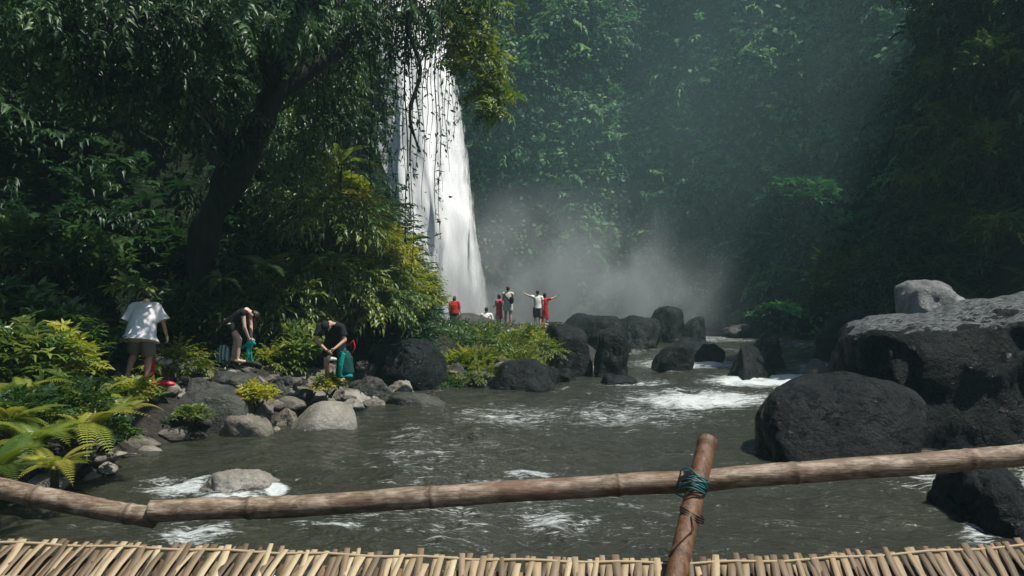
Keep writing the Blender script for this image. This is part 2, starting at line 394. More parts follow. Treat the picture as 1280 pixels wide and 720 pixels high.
# ------------------------------------------------------------------ terrain
LEFT = [(-40, 3.5), (-14, 4.5), (-8, 6.6), (-6.1, 8.6), (-5.5, 10.4), (-5.7, 12), (-5.0, 13.4), (-3.8, 15), (-3.6, 16.8), (-3.7, 18.8), (-2.6, 20.6), (-1.2, 20.4), (-0.5, 19.5), (0.3, 19.6), (0.9, 22), (1.9, 25), (2.9, 28), (3.8, 32), (3.6, 36), (1, 39), (-2, 39.5), (-4.5, 42), (-9, 47), (-14, 60), (-40, 60)]
RIGHT = [(40, -5), (13, -5), (10.5, 5), (10, 11), (10.5, 16), (12.5, 24), (13.2, 30), (17, 36), (19, 43), (16, 50), (9, 52), (-12, 52.5), (-14, 62), (40, 62)]
def poly_sd(x, y, poly):
    p = np.stack([x, y], 1); d = np.full(len(x), 1e9); ins = np.zeros(len(x), bool)
    for i in range(len(poly)):
        a = np.array(poly[i]); b = np.array(poly[(i+1) % len(poly)])
        ab = b-a; t = np.clip(((p-a)@ab)/(ab@ab), 0, 1)
        d = np.minimum(d, np.linalg.norm(p-a-t[:, None]*ab, axis=1))
        c = ((a[1] > y) != (b[1] > y)) & (x < (b[0]-a[0])*(y-a[1])/((b[1]-a[1]) if b[1] != a[1] else 1e-9)+a[0])
        ins ^= c
    return np.where(ins, d, -d)
def ground_h(x, y):
    x = np.atleast_1d(np.asarray(x, float)); y = np.atleast_1d(np.asarray(y, float))
    sd = np.maximum(poly_sd(x, y, LEFT), poly_sd(x, y, RIGHT))
    n = fbm(np.stack([x*.9, y*.9, x*0], 1), 3, 4)
    h = np.where(sd > 0, .0+.95*(1-np.exp(-sd/.9))+.02*sd, .35*sd)
    h = np.maximum(h, -1.5)
    return h+n*.10*np.clip(sd+.6, 0.3, 1)
def gh(x, y): return float(ground_h(x, y)[0])
xs = np.arange(-32, 34, .25); ys = np.arange(-6, 62, .25); X, Y = np.meshgrid(xs, ys)
Z = ground_h(X.ravel(), Y.ravel()); V = np.stack([X.ravel(), Y.ravel(), Z], 1)
def grid_q(nr, nc):
    i = np.arange(nr-1)[:, None]*nc+np.arange(nc-1)[None]
    return np.stack([i, i+1, i+nc+1, i+nc], 2).reshape(-1, 4)
tag(link('ground', mesh_np('ground', V, grid_q(len(ys), len(xs)), smooth=True), M['ground']), kind='structure')
# far ground sheet, well below, to the horizon
tag(link('terrain', mesh_np('terrain', [(-400, -400, -1.9), (400, -400, -1.9), (400, 400, -1.9), (-400, 400, -1.9)], [[(0, 1, 2, 3)]]), M['cliff']), kind='structure')

# steep walls
def resample(poly, step):
    p = np.array(poly, float); seg = np.linalg.norm(np.diff(p, axis=0), axis=1); s = np.concatenate([[0], np.cumsum(seg)])
    u = np.arange(0, s[-1], step); q = np.stack([np.interp(u, s, p[:, 0]), np.interp(u, s, p[:, 1])], 1)
    for _ in range(int(1.6/step)): q[1:-1] = (q[:-2]+q[1:-1]*2+q[2:])/4
    return q
def wall(poly, H, lean, side, step, amp, seed, top=None):
    q = resample(poly, step); d = np.gradient(q, axis=0); d /= np.linalg.norm(d, axis=1, keepdims=True)
    n = np.stack([-d[:, 1], d[:, 0]], 1)*side               # points into the hill
    zs = np.concatenate([np.arange(-1, 6, step), np.arange(6, H, step*1.3)])
    q3 = np.repeat(q[None], len(zs), 0); n3 = np.repeat(n[None], len(zs), 0); zz = np.repeat(zs[:, None], len(q), 1)
    base = np.stack([q3[..., 0], q3[..., 1], zz], 2).reshape(-1, 3)
    dis = fbm(base*np.array((.22, .22, .17)), seed, 4)*amp+fbm(base*.9, seed+50, 3)*amp*.22
    off = np.array([lean(z) for z in zs])[:, None].repeat(len(q), 1).ravel()+dis
    V = base.copy(); V[:, :2] += n3.reshape(-1, 2)*off[:, None]
    # plateau on top
    back = V[-len(q):].copy(); back[:, :2] += n*25; back[:, 2] += 3
    V = np.vstack([V, back]); nr = len(zs)+1
    Q = grid_q(nr, len(q))
    if side > 0: Q = Q[:, ::-1]
    return V, Q
HILLFOOT = [(-30, 8), (-18, 9.5), (-10.5, 13.6), (-8.2, 15.8), (-6.4, 17.4), (-4.6, 18.6), (-3.6, 22), (-2.9, 26), (-3.0, 31), (-6, 36), (-10, 41), (-13, 46), (-15, 56)]
VH, QH = wall(HILLFOOT, 23, lambda z: .30*max(z, 0)+.25*max(0, 1.5-z)*0, 1, .3, 1.1, 11)
QH = QH
hill = link('hillside', mesh_np('hillside', VH, QH, smooth=True), M['cliff']); tag(hill, kind='structure')
CLIFFFOOT = [(-30, 54.5), (-14, 54), (-8, 53.2), (-2, 53.5), (6, 54), (13, 52.5), (18.5, 47), (20.5, 41), (19, 35.5), (15.6, 31), (14.0, 27), (12.9, 23.5), (14.5, 18), (20, 14), (30, 10)]
def cl_lean(z): return .13*max(z, 0)
VC, QC = wall(CLIFFFOOT, 27, cl_lean, 1, .45, 1.9, 23)
kk = np.clip((VC[:, 0]-12)/5, 0, 1)*np.clip((50-VC[:, 1])/5, 0, 1); VC[:, 2] *= 1-.27*kk
cl = link('cliff', mesh_np('cliff', VC, QC, smooth=True), M['cliff']); tag(cl, kind='structure')

def tri_sample(V, Q, dens_fn, n, rng):
    a = V[Q[:, 0]]; b = V[Q[:, 1]]; c = V[Q[:, 2]]; d = V[Q[:, 3]]
    nrm = np.cross(c-a, d-b); area = np.linalg.norm(nrm, axis=1)/2; nrm /= np.maximum(area[:, None]*2, 1e-9)
    cen = (a+b+c+d)/4; w = area*dens_fn(cen); w /= w.sum()
    k = rng.choice(len(Q), n, p=w); u = rng.random((n, 1)); v = rng.random((n, 1))
    p = (a[k]*(1-u)+b[k]*u)*(1-v)+(d[k]*(1-u)+c[k]*u)*v
    return p, nrm[k]
def in_view(c, m=120):
    y = np.maximum(c[:, 1], .1); px = 640+c[:, 0]/y*F; py = HZ-(c[:, 2]-CZ)/y*F
    return ((px > -m) & (px < 1280+m) & (py > -m-60) & (c[:, 1] > .5)).astype(float)
def orient(nr, toward):     # make normals face a point
    s = np.sign(np.einsum('ij,ij->i', nr, toward)); s[s == 0] = 1; return nr*s[:, None]

def depthmat(p):
    return None
rng = np.random.default_rng(5)
# creepers on the far cliff
def dens(c):
    n = fbm(c*.22, 71, 3); return in_view(c)*(np.clip(.55+n*.9, .12, 1.3))*np.where(c[:, 2] > 26.5, .3, 1)
p, nr = tri_sample(VC, QC, dens, 115000, rng)
nr = orient(nr, np.array((0, 20, 6))-p)
p = p+nr*(rng.random((len(p), 1))**2*.55+.02)+nr*np.clip(fbm(p*.6, 90, 2), 0, 1)[:, None]*.5
fw = np.array((0, 0, -1.0))*.6+nr*.8+rand_dirs(len(p), rng)*.6
up = nr*.9+np.array((0, 0, .55))+rand_dirs(len(p), rng)*.45
tint = np.clip(.36+.45*fbm(p*.3, 81, 3)+rng.normal(size=len(p))*.2, 0, 1)
size = (.22+.17*rng.random(len(p)))*np.where(fbm(p*.3, 99, 2) > .0, 1.2, .8)
near = p[:, 1] < 36
size *= 1.0
B = scatter(HEART, p[~near], basis(fw[~near], up[~near]), size[~near], tint[~near], rng)
tag(B.build('cliff_creepers', M['leaf_cliff']), 'curtain of green creeper leaves covering the far gorge wall', 'creeper', kind='stuff')
# sparser drooping sprays over the far wall
p, nr = tri_sample(VC, QC, dens, 1500, rng); nr = orient(nr, np.array((0, 20, 6))-p)
far = p[:, 1] > 33
p = p[far]; nr = nr[far]; p = p+nr*.3
fw = nr*1.0+np.array((0, 0, .15))+rand_dirs(len(p), rng)*.6
B = scatter(SPRAYD+SPRAY, p, basis(fw, np.tile((0, 0, 1.0), (len(p), 1))), .7+.9*rng.random(len(p)), None, rng)
tag(B.build('cliff_undergrowth', M['leaf_cliff']), 'drooping leafy undergrowth sprouting from the far gorge wall', 'undergrowth', kind='stuff')
# right near cliff
p, nr = tri_sample(VC, QC, lambda c: in_view(c)*(c[:, 1] < 37)*(.4+np.clip(fbm(c*.3, 13, 2), -.3, 1)), 7000, rng); nr = orient(nr, np.array((0, 20, 6))-p)
p = p+nr*(.1+.5*rng.random((len(p), 1)))
fw = nr+np.array((0, 0, .1))+rand_dirs(len(p), rng)*.7
B = scatter(SPRAYD+SPRAY+WHORL, p, basis(fw, np.tile((0, 0, 1.0), (len(p), 1))), .35+.55*rng.random(len(p)), None, rng)
tag(B.build('hanging_undergrowth', M['leaf_dark']), 'dark hanging foliage over the near rock wall at the right', 'undergrowth', kind='stuff')
# left hillside undergrowth
p, nr = tri_sample(VH, QH, lambda c: in_view(c)*(c[:, 2] > .3)*(c[:, 1] < 42)*(.35+np.clip(fbm(c*.45, 29, 3), -.25, 1)), 15000, rng)
nr = orient(nr, np.array((3, 10, 6))-p)
p = p+nr*(.05+.55*rng.random((len(p), 1))**1.5)
fw = nr*1.0+np.array((0, 0, .25))+rand_dirs(len(p), rng)*.6
tint = np.clip(.38+.4*fbm(p*.5, 33, 3)+rng.normal(size=len(p))*.16, 0, 1)
B = scatter(SPRAYD+SPRAY+WHORL, p, basis(fw, np.tile((0, 0, 1.0), (len(p), 1))), .28+.40*rng.random(len(p)), tint, rng)
tag(B.build('hillside_undergrowth', M['leaf_dark']), 'dense dark green jungle undergrowth covering the left slope', 'undergrowth', kind='stuff')

LQ = grid_q(len(ys), len(xs))
def gd(c):
    path = (c[:, 0] > -6.9) & (c[:, 0] < -2.6) & (c[:, 1] > 12.3) & (c[:, 1] < 16.6)
    ppl = (c[:, 1] > 32.3) & (c[:, 0] < 4)
    return in_view(c)*(c[:, 2] > .42)*(c[:, 1] < 38)*(~path)*(~ppl)*(.25+np.clip(fbm(c*.8, 91, 2), -.2, 1))*(c[:, 0] < 8)
p, nr = tri_sample(np.stack([X.ravel(), Y.ravel(), Z], 1), LQ, gd, 4200, rng)
p[:, 2] += .02+.2*rng.random(len(p)); fw = rand_dirs(len(p), rng)*np.array((1, 1, .3))+np.array((0, 0, .45))
B = scatter(WHORL+SPRAY+NARROW, p, basis(fw, np.tile((0, 0, 1.0), (len(p), 1))+rand_dirs(len(p), rng)*.2), .16+.26*rng.random(len(p)), np.clip(.45+.4*fbm(p*.7, 92, 2)+rng.normal(size=len(p))*.15, 0, 1), rng)
tag(B.build('ground_cover', M['leaf_mid']), 'low leafy ground cover on the banks and the midstream mound', 'ground cover', kind='stuff')
def bvh(V, Q): return BVHTree.FromPolygons([Vector(v) for v in V.tolist()], Q.tolist())
GV = np.stack([X.ravel(), Y.ravel(), Z], 1)
BV = [bvh(VH, QH), bvh(GV, grid_q(len(ys), len(xs))), bvh(VC, QC)]
def hit(px, py, back=0.0, which=(0, 1, 2)):
    o = Vector((0, 0, CZ)); d = (P(px, py, 1)-o).normalized(); best = None
    for k in which:
        h = BV[k].ray_cast(o, d)
        if h[0] is not None and (best is None or h[3] < best[1]): best = (h[0], h[3])
    return best[0]-d*back

# ------------------------------------------------------------------ river
ang = np.linspace(-1.15, 1.15, 420); rr = np.concatenate([np.geomspace(1.2, 64, 520)])
A_, R_ = np.meshgrid(ang, rr); wx = (R_*np.sin(A_)).ravel(); wy = (R_*np.cos(A_)).ravel()-.8
wp = np.stack([wx*.9+wy*.3, wy*.7-wx*.2, wx*0], 1)
wz = .045*fbm(wp*1.1, 5, 3)+.022*fbm(wp*np.array((3.2, 5.5, 1)), 8, 3)
FOAM = [(960, 476, 75, 9, 1.5), (880, 500, 110, 14, .95), (985, 505, 60, 12, .8), (860, 455, 70, 8, .95), (1040, 460, 50, 8, 1.0), (760, 440, 60, 6, .6), (830, 420, 60, 5, .8),
        (230, 607, 70, 12, .75), (345, 612, 16, 7, 1.3), (300, 618, 60, 5, .9), (240, 665, 60, 16, .75), (420, 655, 60, 12, .5), (690, 650, 70, 22, .62), (665, 595, 50, 7, .7), (560, 680, 60, 12, .45), (1225, 650, 30, 30, .8),
        (640, 520, 110, 22, .48), (720, 460, 40, 6, .8), (780, 520, 160, 25, .5), (520, 540, 60, 15, .4), (980, 655, 50, 6, .45), (1000, 430, 60, 8, .5), (955, 445, 30, 8, .7), (800, 480, 60, 6, .6), (130, 660, 60, 10, .35)]
foam_glint = np.zeros(len(wx))
ppx = 640+wx/np.maximum(wy, .2)*F; ppy = HZ+CZ/np.maximum(wy, .2)*F
for (a, b, c, d, s) in FOAM: foam_glint = np.maximum(foam_glint, s*np.exp(-((ppx-a)/c)**2-((ppy-b)/d)**2))
foam_glint = np.maximum(foam_glint, .42*np.clip((wx+5)/3, 0, 1)*np.clip((wy-5)/3, 0, 1)*(.6+.6*fbm(wp*.35, 44, 3)))  # broad fleck layer: ripple glints painted in foam colour
pool = np.clip((wy-38)/10, 0, 1)*np.clip((6-wx)/8, 0, 1); foam_glint = np.maximum(foam_glint, pool*1.3)
wz += np.clip(foam_glint, 0, 1)*.07*fbm(wp*3, 12, 3)
WQ = grid_q(len(rr), len(ang))

# ------------------------------------------------------------------ rocks
def rock_mesh(name, rx, ry, rz, seed, sub=5, facets=14, soft=9, rough=.05, flat=0, planes=None):
    bm = bmesh.new(); bmesh.ops.create_icosphere(bm, subdivisions=sub, radius=1)
    V = np.array([v.co[:] for v in bm.verts]); T = np.array([[v.index for v in f.verts] for f in bm.faces]); bm.free()
    r = np.random.default_rng(seed); facets = int(facets*1.3); N = rand_dirs(facets, r)*np.array((1, 1, .8)); N /= np.linalg.norm(N, axis=1, keepdims=True); D = .62+.38*r.random(facets); soft = soft*1.7
    if planes:
        pn = np.array([p[:3] for p in planes], float); N = np.vstack([pn/np.linalg.norm(pn, axis=1, keepdims=True), N[:5]]); D = np.append([p[3] for p in planes], 1.0+.15*D[:5])
    N = np.vstack([N, [(0, 0, 1)]]); D = np.append(D, .95-flat)
    dots = V@N.T; q = np.maximum(dots, 1e-3)/D[None]
    q = np.concatenate([q, np.full((len(V), 1), .62 if planes else .86)], 1)
    rad = 1/((q**soft).sum(1)**(1/soft))
    U = V*rad[:, None]
    mx = np.abs(U).max(0); mn = U.min(0); U = U/np.array((max(U[:, 0].max(), -mn[0]), max(U[:, 1].max(), -mn[1]), U[:, 2].max()))
    S = np.array((rx, ry, rz)); m = min(rx, ry, rz)
    W = U*S
    rid = 1-np.abs(fbm(W/m*1.3+seed*2.1, seed+3, 5, .55)); pit = np.minimum(fbm(W/m*5+seed, seed+9, 4, .6), .1)
    dn = fbm(W/m*.9+seed, seed, 5, .5)*rough*m*2.6-np.clip(rid-.86, 0, 1)*rough*m*2.2+pit*rough*m*.7
    nn = V/S; nn /= np.linalg.norm(nn, axis=1, keepdims=True)
    W = W+nn*dn[:, None]
    return mesh_np(name, W, T, smooth=True)
CUT = .35
def rock(x0, x1, yt, yb, mat, label, seed, Y=None, depth=None, tilt=0, name='boulder', cat='boulder', sub=5, group=None, lift=-.12, **kw):
    """outline box in the photograph + distance -> real place and size"""
    if Y is None: Y = YW(yb)
    w = (x1-x0)/F*Y/2; dpt = (depth or w*1.6)/2 if depth else w*.85
    Yc = Y+dpt*.8
    sc = Yc/Y
    ztop = CZ-(yt-HZ)/F*(Y+dpt*.55); zb = CZ-(yb-HZ)/F*Y
    xc = ((x0+x1)/2-640)/F*(Y+dpt*.45); w *= (Y+dpt*.45)/Y
    hgt = ztop-zb; zc = zb+hgt*lift; rz = ztop-zc
    me = rock_mesh(name, w*1.06, dpt, rz, seed, sub, **kw)
    o = link(name, me, M[mat]); o.location = (xc, Yc, zc); o.rotation_euler = (0, math.radians(tilt), 0)
    tag(o, label, cat, group); return o
rock(355, 440, 506, 541, 'rock_light', 'smooth pale speckled granite boulder at the water edge, roundest on the left bank', 3, rough=.02, soft=4, tilt=-4, planes=[(-.7,-.2,.7,.72),(.5,-.3,.8,.9)])
rock(250, 341, 519, 546, 'rock_brown', 'brownish angular rock in the shallows beside the pale speckled boulder', 8, facets=9, soft=16)
rock(243, 352, 588, 616, 'rock_light', 'pale wet rock standing alone midstream with white water round it', 15, depth=.9, rough=.09, soft=6)
rock(372, 434, 493, 518, 'rock_brown', 'mottled grey brown rock just behind the pale speckled granite boulder', 21, rough=.03, soft=5)
rock(408, 480, 486, 503, 'rock_light', 'flat pale grey slab lying on the left bank shore', 27, depth=1.2, rough=.03)
rock(483, 557, 490, 508, 'rock_dark', 'low flat grey rock alone in the water beyond the left shore', 31, depth=1.0, soft=6)
rock(473, 540, 461, 490, 'rock_dark', 'blocky grey rock in front of the big dark domed boulder', 35, facets=8, soft=18)
rock(450, 572, 426, 489, 'rock_black', 'big dark domed boulder at the foot of the yellow green bushes', 38, Y=18.6, depth=2.6, soft=7, lift=.1)
rock(158, 326, 480, 520, 'rock_dark', 'long sloping dark slab below the person in the white shirt', 44, Y=12.9, depth=1.5, facets=9, soft=14, planes=[(-.45,-.2,1,.5),(0,-1,.5,.75),(.12,-.1,1,.5)])
rock(178, 240, 512, 544, 'rock_brown', 'grey brown rock at the water edge beside the ferns', 47, soft=7)
rock(318, 404, 466, 512, 'rock_brown', 'broad flat brown grey slab in front of the man with the teal bag', 51, Y=15.2, depth=1.6, flat=.2, planes=[(0,-.3,1,.4),(0,-1,.3,.75)])
rock(430, 492, 472, 489, 'rock_dark', 'low grey stone beside the flat pale slab on the shore', 55, Y=17.2, depth=1)
rock(505, 550, 500, 505, 'rock_dark', 'tiny dark stone awash next to the low flat rock', 56, depth=.4)
rock(104, 152, 476, 512, 'rock_dark', 'dark rounded rock half hidden among the ferns at the left', 58, Y=11.6)
rock(258, 330, 466, 482, 'rock_dark', 'flat dark rock on the path in front of the striped backpack', 63, Y=13.9, depth=.9)
rock(232, 262, 474, 492, 'rock_dark', 'small dark block beside the red sandals', 64, Y=13.4, depth=.6)
rock(612, 706, 452, 490, 'rock_black', 'dark low boulder in front of the green mound in midstream', 71, depth=2.2, soft=8)
rock(668, 752, 403, 474, 'rock_black', 'tall black boulder, left one of the pair beside the green mound', 75, Y=22.0, depth=3, facets=9, soft=14, planes=[(-.9,-.2,.35,.75),(0,-1,.1,.7),(.1,-.1,1,.8),(1,0,.05,.8)])
rock(732, 801, 408, 472, 'rock_black', 'tall black boulder, right one of the pair beside the green mound', 79, Y=21.6, depth=2.6, facets=9, soft=14, tilt=5, planes=[(-1,0,.1,.7),(.75,-.2,.5,.7),(0,-1,.12,.7),(-.1,0,1,.85)])
rock(742, 796, 469, 480, 'rock_black', 'flat black rock barely above water before the tall black pair', 83, depth=.9)
rock(556, 640, 388, 440, 'rock_dark', 'grey humped rock on top of the green mound below the seated person', 87, Y=29, depth=4)
rock(520, 566, 402, 440, 'rock_black', 'dark rock behind the yellow green bushes below the person in red', 88, Y=27, depth=3)
rock(636, 692, 401, 440, 'rock_dark', 'grey rock under the people with outstretched arms', 89, Y=30, depth=3)
rock(700, 792, 394, 432, 'rock_black', 'long black rock lying behind the tall black pair', 93, Y=31, depth=4, tilt=6)
rock(762, 826, 404, 440, 'rock_black', 'glistening wet grey rock with water running over it', 97, Y=33, depth=4, rough=.09)
rock(800, 862, 385, 436, 'rock_black', 'black wedge shaped rock leaning left above the rapids', 101, Y=37, depth=4, facets=8, soft=12, tilt=7)
rock(846, 893, 396, 430, 'rock_black', 'black rock at the right end of the far rapids cluster', 103, Y=38, depth=3, facets=8, soft=14)
rock(819, 877, 433, 464, 'rock_black', 'small jagged dark rock with white water at its foot', 107, depth=1.6, facets=8, soft=16)
rock(835, 900, 424, 447, 'rock_black', 'low dark rock above the small jagged one in the rapids', 109, depth=2)
rock(912, 984, 432, 473, 'rock_black', 'low black slab leaning in front of the pointed midstream rock', 113, depth=2.0, facets=7, soft=18, tilt=8, planes=[(.45,-.4,.8,.4),(-1,0,.1,.8)])
rock(922, 1002, 415, 466, 'rock_black', 'pointed black rock rising from the middle of the rapids', 118, Y=24.0, depth=2.4, facets=6, soft=22, tilt=6, planes=[(-.75,-.2,.66,.42),(.9,0,.45,.62),(0,-1,.4,.6)])
rock(1003, 1056, 448, 482, 'rock_dark', 'grey pitted rock between the rapids and the round black boulder', 121, depth=1.5)
rock(1040, 1084, 438, 478, 'rock_wetgrey', 'pale wet rock wedged against the giant black boulder', 124, Y=19.5, depth=1.5, facets=7, soft=16)
rock(990, 1036, 477, 500, 'rock_black', 'small dark slab at the left foot of the round black boulder', 128, Y=15, depth=1.0, facets=7)
rock(953, 1156, 468, 584, 'rock_black', 'large round black boulder in the foreground water at the right', 133, Y=10.4, depth=2.9, soft=3.5, rough=.035, sub=6, lift=.25, facets=12)
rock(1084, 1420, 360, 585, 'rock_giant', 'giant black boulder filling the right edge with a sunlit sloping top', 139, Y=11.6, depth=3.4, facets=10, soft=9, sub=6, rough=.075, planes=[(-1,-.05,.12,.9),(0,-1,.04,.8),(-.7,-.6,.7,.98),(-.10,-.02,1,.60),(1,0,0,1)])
rock(1127, 1208, 354, 408, 'rock_pale', 'pale weathered boulder perched behind the giant black one', 143, Y=15.4, depth=1.8, facets=9, soft=10, rough=.07)
rock(1018, 1112, 384, 442, 'rock_black', 'dark mossy rock pile at the foot of the right hand cliff', 147, Y=27, depth=3.5, rough=.1)
rock(1190, 1330, 590, 672, 'rock_black', 'dark wet rock at the lower right with water running beside it', 151, depth=1.6, rough=.08)
rock(1080, 1140, 392, 430, 'rock_dark', 'mid grey rock between the mossy pile and the pale perched boulder', 153, Y=24, depth=2)
for i, (x0, x1, yt, yb, Yd, m, lab) in enumerate([
    (540, 585, 455, 488, 19.6, 'rock_dark', 'mossy grey rock between the domed boulder and the green mound'),
    (584, 622, 468, 490, 19.3, 'rock_black', 'small black rock at the left foot of the low mound boulder'),
    (440, 470, 452, 474, 18.6, 'rock_dark', 'dark rock just right of the bending man'),
    (690, 720, 462, 480, 20.8, 'rock_black', 'small black stone tucked between the mound boulder and the tall pair'),
    (640, 672, 412, 432, 27, 'rock_black', 'dark rock in the greenery below the man in white tee'),
    (575, 612, 428, 448, 24, 'rock_dark', 'grey rock poking out of the mound greenery'),
    (480, 520, 405, 430, 24, 'rock_dark', 'pale topped rock behind the domed boulder under the bushes'),
    (735, 775, 395, 415, 34, 'rock_dark', 'flat dark rock behind the long black one'),
    (870, 905, 431, 446, 27, 'rock_black', 'small black rock right of the jagged one in the rapids'),
    (905, 945, 405, 414, 42, 'rock_dark', 'thin dark rock on the far shore left of the low bush'),
    (395, 440, 455, 470, 17.0, 'rock_brown', 'brown rock under the bending man'),
    (388, 430, 474, 492, 15.9, 'rock_brown', 'flat brown stone just under the feet of the bending man'),
    (300, 345, 498, 513, 13.9, 'rock_brown', 'flat brown stone behind the bright yellow green plant'),
    (484, 520, 476, 488, 18.2, 'rock_light', 'small pale flat stone at the foot of the domed boulder'),
    (420, 452, 500, 510, 15.6, 'rock_light', 'small pale stone left below the flat pale slab'),
    (452, 482, 499, 508, 16.3, 'rock_brown', 'small brown stone right below the flat pale slab'),
    (342, 376, 512, 528, 13.9, 'rock_brown', 'brown stone left of the pale speckled granite boulder'),
    (338, 372, 470, 488, 15.0, 'rock_dark', 'square dark rock left of the broad flat slab')]):
    rock(x0, x1, yt, yb, m, lab, 301+i, Y=Yd, rough=.08, soft=12)
# small stones of the strip
rs = random.Random(4); protos = [rock_mesh('stone', 1, .8, .6, 200+i, 3, rough=.06) for i in range(8)]
for i in range(90):
    px = rs.uniform(185, 440); py = rs.uniform(458, 505)
    h = hit(px, py, which=(1,))
    if h is None: continue
    s = rs.uniform(.05, .19)
    o = link('stone', protos[i % 8], None); 
    if not protos[i % 8].materials: protos[i % 8].materials.append(M[['rock_dark', 'rock_brown', 'rock_brown', 'rock_light'][i % 4]])
    o.location = h+Vector((0, 0, s*.15)); o.scale = (s*rs.uniform(.8, 1.5), s, s*rs.uniform(.6, 1)); o.rotation_euler = (rs.uniform(-.3, .3), rs.uniform(-.3, .3), rs.uniform(0, 6))
    tag(o, 'small dull stone in the rubble strip along the left bank', 'stone', 'loose stones strewn over the left bank')
rg5 = np.random.default_rng(77); k5 = 0
for t5 in range(2600):
    if k5 >= 150: break
    x5 = rg5.uniform(-6.6, 2.6); y5 = rg5.uniform(8.5, 25); d5 = float(poly_sd(np.array([x5]), np.array([y5]), LEFT)[0])
    if not (-.12 < d5 < .95): continue
    s5 = rg5.uniform(.10, .34)*(1 if d5 < .5 else .7); 
    if y5 < 12.6 and x5 < -5.9: continue
    o = link('stone', protos[int(rg5.integers(8))], None); o.location = (x5, y5, gh(x5, y5)+s5*.10); o.scale = (s5*rg5.uniform(.9, 1.6), s5, s5*rg5.uniform(.55, .9)); o.rotation_euler = (rg5.uniform(-.2, .2), rg5.uniform(-.2, .2), rg5.uniform(0, 6)); k5 += 1
    tag(o, 'grey shore stone wedged along the edge of the left bank', 'stone', 'shore stones along the left bank')
for i, (px, py, s) in enumerate([(497, 494, .16), (462, 500, .2), (446, 507, .13), (486, 485, .15), (340, 528, .12), (346, 537, .1)]):
    h = P(px, py, YW(py)); o = link('stone', protos[(i*3) % 8], None); o.location = h; o.scale = (s*1.3, s, s*.8); o.rotation_euler = (0, 0, i)
    tag(o, 'small wet stone at the waterline of the left bank', 'stone', 'wet stones at the waterline')
# foam where the water meets boulders
for o in list(COL.objects):
    if o.name.startswith('boulder'):
        v = np.array([x.co[:] for x in o.data.vertices]); rx = np.abs(v[:, 0]).max(); ry = np.abs(v[:, 1]).max()
        q = np.sqrt(((wx-o.location.x)/rx)**2+((wy-o.location.y)/ry)**2)
        ring = np.exp(-((q-1.0)/(.12/max(rx, .3)+.06))**2); s = .55 if o.location.y < 14 else .8
        if o.location.y > 9: foam_glint = np.maximum(foam_glint, ring*s*.62*(o.location.x > -3.0)*(.5+.6*fbm(wp*1.5, 31, 2)))
river = link('river', mesh_np('river', np.stack([wx, wy, wz], 1), WQ[:, ::-1], {'foam_glint': foam_glint}, True), M['water']); tag(river, kind='structure')

# ------------------------------------------------------------------ waterfall
B = Bag()
for k in range(4):
    nu, nv = 60, 90; u, v = np.meshgrid(np.linspace(0, 1, nu), np.linspace(0, 1, nv))
    z = 26-26.2*v; xl = -11.3+2.0*v; xr = -4.7+3.5*v**1.2
    x = xl+(xr-xl)*u; y = 51.6-k*.45-1.6*v**.6-.9*np.sin(np.pi*u)
    pp = np.stack([x.ravel()*.9, z.ravel()*.16, np.full(x.size, k*3.3)], 1)
    y = y.ravel()+.16*fbm(pp, 60+k, 4); x = x.ravel()+.25*fbm(pp+7, 70+k, 3)
    edge = np.clip(np.minimum(u*1.3, 1-u)*(4.5+2.5*fbm(np.stack([z.ravel()*.5, z.ravel()*0+k*5, (u>.5).ravel()*9.0], 1), 5, 3).reshape(u.shape)), 0, 1).ravel()
    dn = (.66+.5*v.ravel()**.7)*(.30+.70*edge)-k*.03
    core = np.exp(-((u.ravel()-.55)/.33)**2)*.25
    B.add(np.stack([x, y, z.ravel()], 1), grid_q(nv, nu), None, dens=dn+core)
fall = B.build('waterfall', M['fall'], smooth=True); tag(fall, kind='structure')

# ------------------------------------------------------------------ plants
def shrub(name, pos, rx, ry, rz, n, mat, temps, ls, label, cat='bush', group=None, seed=0, rbase=.5, rspread=.3, stems=5, lift=.25, hemi=True):
    rg = np.random.default_rng(seed+1000); root = empty(name, pos)
    d = rand_dirs(n, rg)
    if hemi: d[:, 2] = np.abs(d[:, 2])*1.0-.15
    rad = .45+.55*rg.random(n)**.5
    lump = 1+.28*fbm(d*1.8+seed, seed, 3)
    q = d*(rad*lump)[:, None]*np.array((rx, ry, rz))+np.array((0, 0, rz*lift))
    fw = d*np.array((1, 1, .6))+np.array((0, 0, .15))+rand_dirs(n, rg)*.45
    up = np.tile((0, 0, 1.0), (n, 1))+d*.25+rand_dirs(n, rg)*.15
    cl_ = np.clip(rbase+rspread*fbm(q*2.2/max(rx, .3)+seed*3.1, seed+5, 2)+rg.normal(size=n)*.14, 0, 1)
    B = scatter(temps, q, basis(fw, up), ls*(.7+.6*rg.random(n)), cl_, rg); B.build('foliage', M[mat], root)
    S = Bag(); r_ = random.Random(seed)
    for k in range(stems):
        j = r_.randrange(n); e = Vector(q[j]); b0 = Vector((r_.uniform(-.2, .2)*rx, r_.uniform(-.2, .2)*ry, -.15))
        m = b0.lerp(e, .5)+Vector((0, 0, .1*rz)); S.tube([b0, m, e], [.03*rz+.008, .02*rz+.006, .005], 6)
    S.build('stem', M['stem'], root)
    return tag(root, label, cat, group)
